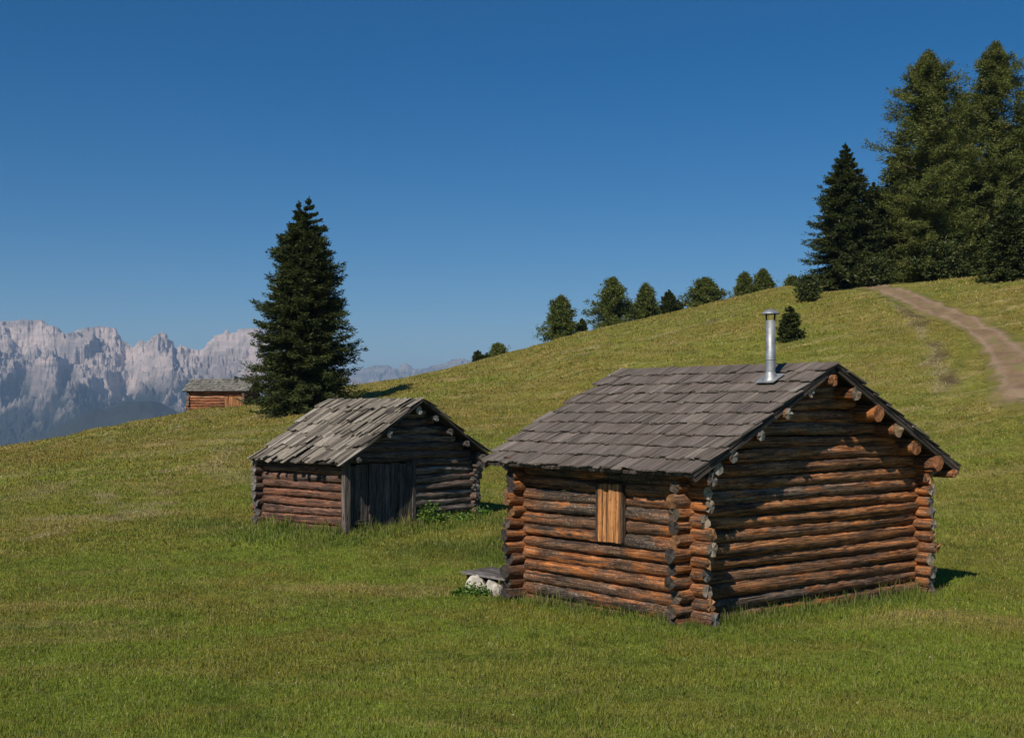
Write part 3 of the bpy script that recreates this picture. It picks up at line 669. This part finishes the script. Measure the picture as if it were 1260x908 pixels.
# bench slab on two white stones behind the cabin corner
def local1(x, y, z): m = Matrix.Translation((2.904, 20, zb1)) @ Matrix.Rotation(math.atan2(.636, .772), 4, 'Z'); return m @ Vector((x, y, z))
rb = random.Random(4)
bp = local1(.1, 5.1, .0); 
bench = empty('bench', (bp.x, bp.y, hz(bp.x, bp.y)), math.atan2(.636, .772), label='low grey plank bench leaning out from the rear corner of the large cabin', cat='bench')
dz = zb1 - bench.location.z
mb = MB()
for i in range(3): mb.box(T(-.27 + i * .27, 0, .34 + dz + .006 * i), .262, 1.32, .055, pal(rb, [(1, (.27, .24, .235)), (1, (.22, .2, .19))]), rb, .008, 1)
mb.build('seat', [M_plank], bench)
mb = MB(); mb.box(T(.02, .52, .2 + dz - .1), .7, .12, .42, (.1, .085, .075), rb, .012, 0); mb.build('support', [M_plank], bench)
mb = MB(); mb.box(T(.02, -.5, .2 + dz - .1), .7, .12, .42, (.1, .085, .075), rb, .012, 0); mb.build('support', [M_plank], bench)
def rock(name, x, y, r, label, seed, sq=.8, mat=M_rock, zoff=.35):
    import bmesh
    bm = bmesh.new(); bmesh.ops.create_icosphere(bm, subdivisions=4, radius=1); rr = random.Random(seed)
    pl = [(Vector((rr.gauss(0, 1), rr.gauss(0, 1), rr.gauss(0, .8))).normalized(), rr.uniform(.62, .92)) for _ in range(13)]
    for v in bm.verts:
        for nrm, d in pl:
            e = v.co.dot(nrm) - d
            if e > 0: v.co -= nrm * e
        n = float(fbm(np.array([v.co.x * 2.5 + seed]), np.array([v.co.y * 2.5 + v.co.z * 3]), 4)[0]); v.co *= r * (1 + .1 * n); v.co.z *= sq
    me = bpy.data.meshes.new(name); bm.to_mesh(me); bm.free()
    o = link(name, me, mat); o.location = (x, y, hz(x, y) + r * sq * zoff); return tag(o, label, 'stone')
p = local1(-.3, 5.3, 0); rock('stone', p.x, p.y, .22, 'pale angular stone under the outer end of the low bench', 3, 1.25)
p = local1(-.33, 4.72, 0); rock('stone', p.x, p.y, .19, 'pale stone under the bench right beside the cabin corner logs', 8, 1.25)

# ------------------------------------------------------------------ trees
def kites(P, D, Ln, Wd, rs, flat=.5):
    """leaf kites: base point, direction, length, width -> tris"""
    n = len(P); U = rs.normal(size=(n, 3)) * (1 - flat) + np.array([0, 0, 1.0]) * flat
    S = np.cross(D, U); S /= np.linalg.norm(S, axis=1)[:, None] + 1e-9
    a = P; b = P + D * (Ln * .45)[:, None] + S * (Wd / 2)[:, None]; c_ = P + D * (Ln * .45)[:, None] - S * (Wd / 2)[:, None]; t = P + D * Ln[:, None]
    V = np.stack([a, b, t, c_], 1).reshape(-1, 3); i = np.arange(n) * 4
    return V, np.stack([i, i + 1, i + 2, i + 3], -1)
def unit(v): return v / (np.linalg.norm(v, axis=-1, keepdims=True) + 1e-9)
def tree(name, label, px, Y, Hh, Rr, kind, seed, nb=200, ns=12, k=4, tl=.5, tw=.1, group=None, cat='tree', mat=None, sink=.1, h0=.02, two=False, lean=0):
    rs = np.random.RandomState(seed); X, Y = at(px, Y)
    root = empty(name, (X, Y, hz(X, Y) - sink), rs.rand() * 6.28, label=label, cat=cat, group=group)
    hh = h0 + (1 - h0) * (np.arange(nb) + rs.rand(nb)) / nb
    hh = 1 - (1 - hh) ** 1.0
    if kind == 'spruce':
        wh = Hh / .42; hh = np.clip((np.floor(hh * wh) + .5 + rs.normal(0, .16, nb)) / wh, 0.005, .995)
        prof = np.interp(hh, [0, .1, .3, .585, .8, .93, 1], [.93, 1, .85, .60 if two else .58, .36 if two else .31, .13, .02]); rise, droop, tip = .2, .55, .3
    elif kind == 'larch':
        prof = np.interp(hh, [0, .08, .3, .55, .8, .93, 1], [.62, .88, 1, .9, .58, .3, .04]); rise, droop, tip = .12, .4, .25
    elif kind == 'round':
        prof = np.interp(hh, [0, .12, .35, .6, .82, .94, 1], [.85, 1, .88, .6, .32, .15, .03]); rise, droop, tip = .25, .35, .1
    else: prof = np.interp(hh, [0, .15, .5, .8, 1], [.8, 1, .75, .4, .05]); rise, droop, tip = .45, .3, .1
    az = np.arange(nb) * 2.39996 + rs.normal(0, .35, nb)
    # lobes make the outline uneven and let the sky through between boughs
    lob = 1 + .22 * np.sin(az * 2 + seed + hh * 9) * (kind != 'spruce') + .14 * np.sin(az * 3 + hh * 23 + seed * 2)
    L = Rr * prof * rs.uniform(.68, 1.12, nb) * lob
    if kind == 'spruce': L *= np.where(rs.rand(nb) < .06, 1.18, 1)
    ax = np.zeros((nb, 3)); ax[:, 2] = hh * Hh; ax[:, 0] += lean * hh * Hh
    if two:
        sgn = np.where(rs.rand(nb) < .5, -1, 1); ax[:, 0] += sgn * np.clip((hh - .55) / .45, 0, 1) * .32; root.rotation_euler = (0, 0, 0)
        ax[:, 2] -= np.where(sgn < 0, .25, 0) * np.clip((hh - .55) / .45, 0, 1)
    dirs = np.stack([np.cos(az), np.sin(az), 0 * az], -1); side = np.stack([-np.sin(az), np.cos(az), 0 * az], -1)
    ris = rise + (hh * {'round': .5, 'larch': .3}.get(kind, .6) if kind != 'spruce' else hh * .55 - .15) + rs.normal(0, .08, nb)
    nsv = ns; s_ = (np.arange(nsv)[None] + rs.rand(nb, nsv)) / nsv; s_ = .06 + .96 * s_
    s3 = s_[..., None]; Lb = L[:, None, None]
    def pos(s3): return ax[:, None] + dirs[:, None] * Lb * s3 + np.array([0, 0, 1.]) * Lb * (ris[:, None, None] * s3 - droop * s3**2 + tip * s3**4)
    Pb = pos(s3)
    tang = unit(pos(s3 + .03) - Pb)
    Ps = []; Ds = []; Ls = []; Ws = []; Cs = []
    for q in range(k):
        sg = 1 if q % 2 else -1
        spread = rs.uniform(.35, 1.1, (nb, nsv, 1)) * sg
        if kind == 'spruce': D = unit(tang * .8 + side[:, None] * spread + np.array([0, 0, 1.]) * rs.normal(-.12, .2, (nb, nsv, 1)))
        else: D = unit(tang * .5 + side[:, None] * spread + rs.normal(0, .45, (nb, nsv, 3)) + np.array([0, 0, .1]))
        ln = tl * rs.uniform(.5, 1.25, (nb, nsv)) * (1.25 - .7 * s_) * np.clip(L[:, None] / (Rr * .45), .16 if kind == 'spruce' else .35, 1)
        off = rs.normal(0, tl * .16, (nb, nsv, 3)) * (np.clip(L[:, None, None] / (Rr * .4), .15, 1) if kind == 'spruce' else 2.0)
        base = Pb + off
        # lateral twig carries needles out to its tip: two kites in a row
        Ps.append(base); Ds.append(D); Ls.append(ln); Ws.append(tw * rs.uniform(.7, 1.3, (nb, nsv)) + 0 * ln)
        D2 = unit(D + rs.normal(0, .35, D.shape)); Ps.append(base + D * (ln * .55)[..., None]); Ds.append(D2); Ls.append(ln * .7); Ws.append(tw * .8 + 0 * ln)
    P_ = np.concatenate([a.reshape(-1, 3) for a in Ps]); D_ = np.concatenate([a.reshape(-1, 3) for a in Ds]); L_ = np.concatenate([a.ravel() for a in Ls]); W_2 = np.concatenate([a.ravel() for a in Ws])
    if kind == 'spruce':
        # leading shoots
        for sx_ in ((-.32, .32) if two else (0,)):
            m = 90; hz_ = rs.rand(m) ** .8; zz = Hh * (.955 + .06 * hz_) - (.25 if sx_ < 0 else 0); a_ = rs.rand(m) * 6.283; el_ = rs.uniform(.1, .9, m)
            P_ = np.vstack([P_, np.stack([sx_ + 0 * zz, 0 * zz, zz], -1)]); D_ = np.vstack([D_, unit(np.stack([np.cos(a_), np.sin(a_), el_], -1))])
            L_ = np.append(L_, tl * .5 * (1.1 - hz_)); W_2 = np.append(W_2, np.full(m, tw * .8))
    kp = P_[:, 2] > .0
    # open gaps: drop leaves where a 3-D pattern is low
    g = fbm(P_[:, 0] / (Rr * .35) + seed, P_[:, 2] / (Rr * .28) + P_[:, 1] / (Rr * .5), 2)
    kp &= (g > (-.34 if kind == 'spruce' else -.14)) | (rs.rand(len(P_)) < .18)
    P_, D_, L_, W_2 = P_[kp], D_[kp], L_[kp], W_2[kp]
    V, Fq = kites(P_, D_, L_, W_2, rs, .55 if kind == 'spruce' else .2)
    tint = np.repeat(np.clip(rs.normal(1, .22, len(P_)), .45, 1.7), 4)
    warm = np.repeat(rs.uniform(.85, 1.2, len(P_)), 4)
    col = np.stack([tint * warm, tint, tint * .9, np.ones_like(tint)], -1)
    link('crown', npmesh('crown', V, Fq, col=col), mat or {'spruce': M_spruce, 'larch': M_larch, 'round': M_larch2}.get(kind, M_pine), root)
    # trunk with limbs
    mb = MB(); rr = random.Random(seed); r0 = Hh * .014 + .03
    segs = 8; rings = 10; vs = []; cs = []
    for i in range(rings + 1):
        t = i / rings; rad = r0 * (1 - t * .93)
        for j in range(segs): a = 6.2832 * j / segs; vs.append((lean * t * Hh + rad * math.cos(a) * rr.uniform(.9, 1.1), rad * math.sin(a), -.3 + t * (Hh * .97 + .3)))
    fs = [(i*segs+j, i*segs+(j+1) % segs, (i+1)*segs+(j+1) % segs, (i+1)*segs+j) for i in range(rings) for j in range(segs)]
    mb.add(vs, fs, [[(0, 0)] * 4] * len(fs), (1, 1, 1, 1), 0, True)
    for b in range(0, nb, max(1, nb // 50)):
        p = [Vector(pos(np.full((nb, 1, 1), q))[b, 0]) for q in (0, .35, .7)]
        for (a, c_), (ra, rc) in zip(((p[0], p[1]), (p[1], p[2])), ((r0 * .28, r0 * .18), (r0 * .18, .006))):
            d = (c_ - a)
            if d.length < 1e-3: continue
            d.normalize(); u = d.cross(Vector((0, 0, 1))).normalized(); v = u.cross(d)
            q = [a + (u * math.cos(x) + v * math.sin(x)) * ra for x in (0, 2.09, 4.19)] + [c_ + (u * math.cos(x) + v * math.sin(x)) * rc for x in (0, 2.09, 4.19)]
            mb.add(q, [(0, 1, 4, 3), (1, 2, 5, 4), (2, 0, 3, 5)], [[(0, 0)] * 4] * 3, (1, 1, 1, 1))
    mb.build('trunk', [M_bark], root)
    return root
# big spruce between the two smaller huts
tree('spruce_tree', 'tall dark spruce standing alone with a double tip behind the weathered barn', 374, 75, 13.05, 3.5, 'spruce', 3, nb=760, ns=26, k=6, tl=.46, tw=.075, two=True)
# wood at the top of the hill
G1 = 'trees at the top of the hill'
tree('spruce_tree', 'pointed dark spruce at the left edge of the hilltop wood', 1040, 96, 11.3, 3.6, 'spruce', 12, nb=480, ns=22, k=6, tl=.48, tw=.09, group=G1)
tree('spruce_tree', 'short bushy spruce tucked between the pointed spruce and the tall larch', 1075, 99, 8.2, 3.2, 'spruce', 15, nb=280, ns=20, k=6, tl=.5, tw=.1, group=G1)
tree('larch_tree', 'tall broad larch in the middle of the hilltop wood above the path', 1142, 95, 17.6, 4.5, 'larch', 21, nb=330, ns=34, k=9, tl=.42, tw=.065, group=G1)
tree('larch_tree', 'tallest larch rising out of the top right of the wood', 1226, 100, 18.8, 4.7, 'larch', 27, nb=330, ns=32, k=9, tl=.42, tw=.07, group=G1)
tree('pine_tree', 'dark pine filling the gap behind the two tall larches', 1185, 108, 16.2, 4.4, 'pine', 31, nb=170, ns=32, k=10, tl=.5, tw=.09, group=G1)
tree('spruce_tree', 'dark spruce behind the left side of the broad larch', 1108, 106, 12.6, 4.2, 'spruce', 33, nb=300, ns=20, k=6, tl=.55, tw=.12, group=G1)
tree('spruce_tree', 'low dark spruce below the tallest larch behind the bright slope', 1196, 101, 8.5, 3.4, 'spruce', 35, nb=260, ns=20, k=6, tl=.5, tw=.12, group=G1)
tree('spruce_tree', 'dark spruce at the right edge of the picture behind the tallest larch', 1262, 106, 15.0, 4.6, 'spruce', 37, nb=300, ns=20, k=6, tl=.55, tw=.12, group=G1)
tree('young_spruce', 'young spruce at the right edge of the picture beside the path', 1243, 80, 5.6, 1.9, 'spruce', 39, nb=220, ns=12, k=4, tl=.5, tw=.13, group=G1)
tree('low_shrub', 'dark low shrub at the foot of the broad larch', 1160, 93, 2.6, 2.2, 'pine', 41, nb=120, ns=10, k=4, tl=.5, tw=.14, cat='shrub')
tree('low_shrub', 'dark low shrub at the foot of the pointed spruce left of the path', 1072, 93, 1.8, 1.9, 'pine', 42, nb=110, ns=10, k=4, tl=.45, tw=.13, cat='shrub')
# small ones on the open slope
G2 = 'young spruces on the open slope'
x, y = hit(972, 419); tree('young_spruce', 'small young spruce on the slope just right of the chimney pipe', 972, y, 2.55 * y / 88, 1.0 * y / 88, 'spruce', 51, nb=110, ns=9, k=4, tl=.34, tw=.1, group=G2)
tree('young_spruce', 'bushy knee-high spruce on the crest left of the pointed spruce', 994, 88, 1.75, 1.05, 'pine', 52, nb=90, ns=9, k=4, tl=.34, tw=.1, group=G2)
# trees beyond the skyline
G3 = 'trees beyond the hill crest'
def skytree(label, px, Y, ytop, wpx, kind, seed, nm='larch_tree', nb=110, ns=22):
    X, Yy = at(px, Y); zb = hz(X, Yy); Ht = (Y * (HY - ytop) / F - zb) * 1.04
    tree(nm, label, px, Y, Ht, wpx / 2 * Y / F, kind, seed, nb=nb, ns=ns, k=8, tl=.42, tw=.1, group=G3)
skytree('rounded larch standing apart at the left end of the crest row', 690, 135, 368, 52, 'round', 61, nb=130)
skytree('broad leafy larch, widest and tallest of the crest row', 754, 138, 345, 66, 'round', 62, nb=150)
skytree('slimmer larch touching the right side of the widest crest larch', 795, 138, 352, 36, 'round', 63, nb=110)
skytree('thin dark spruce between the slim larch and the low rounded larch', 823, 132, 357, 24, 'spruce', 64, 'spruce_tree')
skytree('low rounded larch leaning over the crest above the cabin roof', 868, 136, 345, 56, 'round', 65, nb=120)
skytree('small larch, left one of the pair near the hilltop', 916, 138, 338, 26, 'round', 66)
skytree('small larch, right one of the pair near the hilltop', 939, 138, 334, 30, 'round', 67)
skytree('tiny bush on the crest between the larch pair and the wood', 975, 134, 342, 22, 'round', 68, 'bush', 90, 8)
skytree('tiny pointed spruce at the far left end of the crest', 588, 140, 431, 13, 'spruce', 69, 'young_spruce', 90, 8)
skytree('tiniest spruce beside the round bush at the left end of the crest', 599, 140, 434, 7, 'spruce', 70, 'young_spruce', 60, 6)
skytree('small round bush at the left end of the crest', 613, 140, 425, 26, 'round', 71, 'bush', 110, 8)
skytree('thin young spruce just right of the larch standing apart', 716, 138, 392, 13, 'spruce', 72, 'young_spruce', 80, 8)
skytree('little dark spruce right of the thin dark spruce', 834, 134, 369, 12, 'spruce', 73, 'young_spruce', 80, 8)

# leafy weeds against the barn
def weeds(name, label, x, y, n, rad, hgt, seed, ls=.12):
    rs = np.random.RandomState(seed); a = rs.rand(n) * 6.28; rr = rad * np.sqrt(rs.rand(n)); X = x + rr * np.cos(a) * 1.3; Y = y + rr * np.sin(a) * .6
    hmax = hgt * (1 - .6 * (rr / rad) ** 2) * rs.uniform(.5, 1, n); Z = hfun(X, Y) + hmax * rs.rand(n) ** .7
    D = unit(np.stack([rs.normal(0, 1, n), rs.normal(0, 1, n), rs.normal(.1, .5, n)], -1))
    V, Fq = kites(np.stack([X, Y, Z], -1) - np.array([x, y, hz(x, y)]), D, rs.uniform(.6, 1.3, n) * ls, rs.uniform(.6, 1.2, n) * ls * .55, rs, .4)
    st = n // 6; k = rs.choice(n, st, replace=False)
    B = np.stack([X[k], Y[k], hfun(X[k], Y[k])], -1) - np.array([x, y, hz(x, y)]); Tp = np.stack([X[k], Y[k], Z[k]], -1) - np.array([x, y, hz(x, y)]); ln = np.linalg.norm(Tp - B, axis=1) + .01
    V2, F2 = kites(B, unit(Tp - B + 1e-6), ln, np.full(st, .02), rs, 0)
    V = np.vstack([V, V2]); Fq = np.vstack([Fq, F2 + 4 * n]); t = np.repeat(rs.uniform(.6, 1.4, n + st), 4)
    o = link(name, npmesh(name, V, Fq, col=np.stack([t, t, t, t * 0 + 1], -1)), M_leaf); o.location = (x, y, hz(x, y))
    return tag(o, label, 'plant')
def local2(x, y): m = Matrix.Translation((-4.33, 32, zb2)) @ Matrix.Rotation(math.atan2(.742, .671), 4, 'Z'); return m @ Vector((x, y, 0))
for i, (x, y, n, r, h, lab) in enumerate([(2.75, -.3, 600, .35, .7, 'leafy nettles right of the barn door'), (3.7, -.35, 350, .5, .28, 'low leafy nettles at the middle of the barn log wall'), (4.75, -.35, 200, .25, .35, 'leafy nettles at the right corner of the barn')]):
    p = local2(x, y); weeds('nettle_clump', lab, p.x, p.y, n, r, h, 80 + i, .1)
p = local1(-.7, 4.9, 0); weeds('weed_clump', 'green weeds in front of the bench stones', p.x, p.y, 700, .32, .28, 91, .07)

# ------------------------------------------------------------------ grass
rs = np.random.RandomState(99)
def inhut(X, Y, ox, oy, ang, W, L, m):
    c, s_ = math.cos(ang), math.sin(ang); dx, dy = X - ox, Y - oy; lx = dx * c + dy * s_; ly = -dx * s_ + dy * c
    return (lx > -m) & (lx < W + m) & (ly > -m) & (ly < L + m)
bands = [(9, 14, 3800, .006, .034), (14, 20, 2500, .008, .038), (20, 30, 1150, .011, .044), (30, 45, 420, .02, .06), (45, 70, 150, .04, .065), (70, 125, 50, .07, .075)]
AV = []; AC = []; AL = []; AD = []
for y0, y1, den, wd, ht in bands:
    # margins to the sides so the turf also holds up from beside the camera
    xm0 = -.50 * y1 - 4; xm1 = .50 * y1 + 4; n = int(den * (y1 - y0) * (xm1 - xm0))
    X = rs.uniform(xm0, xm1, n); Y = rs.uniform(y0, y1, n); kp = np.abs(X) < .5 * Y + 4
    kp &= fbm(X / .55, Y / .55, 3) + .9 * fbm(X / 3, Y / 3, 2) > rs.uniform(-1.1, .35, n)
    for a in ((2.904, 20, math.atan2(.636, .772), W1, L1, -.02), (-4.33, 32, math.atan2(.742, .671), W2, L2, -.02), (x3, y3, R_(84), W3, L3, 0)): kp &= ~inhut(X, Y, *a)
    X, Y = X[kp], Y[kp]
    if y1 > 45:
        # keep the path bare, ragged at its edge
        d = np.full(len(X), 1e9)
        for i in range(0, 160, 3):
            hw = .5 * math.hypot(Lx[i] - Rx[i], Ly[i] - Ry[i]) * 1; d = np.minimum(d, np.hypot(X - PC[i, 0], Y - PC[i, 1]) / hw)
        ok = d + .25 * fbm(X / 1.2, Y / 1.2, 2) > .8; X, Y = X[ok], Y[ok]
    n = len(X); Z = hfun(X, Y) - .01
    soil, dry, lush = masks(X, Y)
    so_k = rs.rand(n) > soil; X, Y, Z, dry, lush = X[so_k], Y[so_k], Z[so_k], dry[so_k], lush[so_k]; n = len(X)
    h = ht * rs.gamma(7, 1 / 7, n) * (1 + .6 * fbm(X / 1.2 + 7, Y / 1.2, 3) + .9 * np.maximum(fbm(X / .35 + 3, Y / .35, 2), 0)) * (1 + 1.3 * lush * rs.rand(n))
    long_ = rs.rand(n) < .008; h = np.where(long_ & (y1 <= 30), h * 2.8, h)
    az = rs.rand(n) * 6.283; la = rs.rand(n) * 6.283; le = rs.uniform(.2, 1.0, n) * np.minimum(h, ht * 1.2)
    sx, sy = np.cos(az) * wd * .5, np.sin(az) * wd * .5; lx_, ly_ = np.cos(la) * le, np.sin(la) * le
    w_ = rs.uniform(.7, 1.4, n)
    B = np.stack([X, Y, Z], -1); w_ = np.where(long_, w_ * .5, w_); S = np.stack([sx * w_, sy * w_, 0 * sx], -1)
    Md = B + np.stack([lx_ * .35, ly_ * .35, h * .6], -1); Tp = B + np.stack([lx_, ly_, h], -1)
    AV.append(np.stack([B - S, B + S, Md + S * .75, Tp, Md - S * .75], 1))
    t = np.clip(rs.normal(1.14, .2 if y1 <= 30 else .13, n), .45, 2.0); yel = rs.uniform(.9, 1.25, n)
    straw = long_ | (rs.rand(n) < .05); cc = np.stack([t * yel, t, t * rs.uniform(.8, 1.2, n), t * 0 + 1], -1)
    AC.append(np.repeat(cc, 5, 0)); AL.append(np.repeat(lush * rs.uniform(.3, 1, n), 5)); AD.append(np.repeat(np.clip(dry * .9 + straw * .55 + long_ * .4, 0, 1), 5))
# taller ragged growth along the foot of the log walls
for (ox, oy, an, W_h, L_h, n, hh_) in ((2.904, 20, math.atan2(.636, .772), W1, L1, 9000, .11), (-4.33, 32, math.atan2(.742, .671), W2, L2, 7000, .13), (x3, y3, R_(84), W3, L3, 2500, .2)):
    u = rs.rand(n) * 2 * (W_h + L_h); o_ = np.abs(rs.normal(0, .16, n)) + .1; a = np.clip(u, 0, W_h); side_ = u < W_h
    lx = np.where(side_, u, np.where(u < W_h + L_h, -o_, np.where(u < 2 * W_h + L_h, u - W_h - L_h, W_h + o_)))
    ly = np.where(side_, -o_, np.where(u < W_h + L_h, u - W_h, np.where(u < 2 * W_h + L_h, L_h + o_, u - 2 * W_h - L_h)))
    X = ox + lx * math.cos(an) - ly * math.sin(an); Y = oy + lx * math.sin(an) + ly * math.cos(an)
    h = hh_ * rs.gamma(3, 1 / 3, n) * (1 + .9 * fbm(X / .5, Y / .5, 2)); h = np.maximum(h, .03); az = rs.rand(n) * 6.283; la = rs.rand(n) * 6.283; le = rs.uniform(.1, .5, n) * h
    wd = .008 if oy < 25 else .014
    B = np.stack([X, Y, hfun(X, Y) - .01], -1); S = np.stack([np.cos(az) * wd, np.sin(az) * wd, 0 * az], -1) * rs.uniform(.3, .7, n)[:, None]
    Md = B + np.stack([np.cos(la) * le * .35, np.sin(la) * le * .35, h * .6], -1); Tp = B + np.stack([np.cos(la) * le, np.sin(la) * le, h], -1)
    AV.append(np.stack([B - S, B + S, Md + S * .75, Tp, Md - S * .75], 1)); t = np.clip(rs.normal(1.05, .25, n), .5, 1.8)
    AC.append(np.repeat(np.stack([t, t, t, t * 0 + 1], -1), 5, 0)); AL.append(np.repeat(rs.uniform(.1, .8, n), 5)); AD.append(np.repeat((rs.rand(n) < .3) * rs.rand(n) * .9, 5))
V = np.concatenate(AV).reshape(-1, 3); n = len(V) // 5; i = np.arange(n) * 5
Fq = np.stack([i, i + 1, i + 2, i + 3, i + 4], -1)
me = npmesh('grass', V, Fq, col=np.concatenate(AC), attrs={'lush': np.concatenate(AL), 'dry': np.concatenate(AD)})
tag(link('grass', me, M_blade), 'short green and straw coloured meadow grass', 'grass', kind='stuff')
print('blades', n)

n = 900; X = rs.uniform(-9, 12, n); Y = rs.uniform(10, 34, n); kp = (fbm(X / 1.5 + 30, Y / 1.5, 2) > .12) & (np.abs(X) < .5 * Y + 1)
for a in ((2.904, 20, math.atan2(.636, .772), W1, L1, .1), (-4.33, 32, math.atan2(.742, .671), W2, L2, .1)): kp &= ~inhut(X, Y, *a)
X, Y = X[kp], Y[kp]; n = len(X); B = np.stack([X, Y, hfun(X, Y) + rs.uniform(.04, .09, n)], -1); B = np.repeat(B, 3, 0)
D = unit(rs.normal(0, 1, B.shape) + np.array([0, -.3, .8])); Vf, Ff = kites(B, D, rs.uniform(.008, .02, len(B)), rs.uniform(.006, .014, len(B)), rs, .2)
t = np.repeat(np.repeat(rs.rand(n), 3), 4); cf_ = np.stack([.62 + 0 * t, .58 - .08 * (t > .7), .5 - .38 * (t > .7), t * 0 + 1], -1)
s = N('petal'); M_petal = s.end(s.attr('col'), .8)
tag(link('wildflowers', npmesh('wildflowers', Vf, Ff, col=cf_), M_petal), 'tiny white and yellow meadow flowers scattered in the grass', 'flowers', kind='stuff')

# ------------------------------------------------------------------ haze
hb = MB(); hb.box(T(0, 14000, 40), 50000, 31000, 1240, (1, 1, 1)); 
s = N('air_haze'); s.t.nodes.remove(s.b); vol = s.n('VolumePrincipled'); vol.inputs['Color'].default_value = (.45, .68, 1, 1); vol.inputs['Density'].default_value = 7.5e-5; vol.inputs['Anisotropy'].default_value = 0
s.l(vol.outputs[0], s.out.inputs['Volume'])
hz_o = hb.build('haze', [s.m]); tag(hz_o, 'thin blue summer haze over the valley', 'haze', kind='stuff')
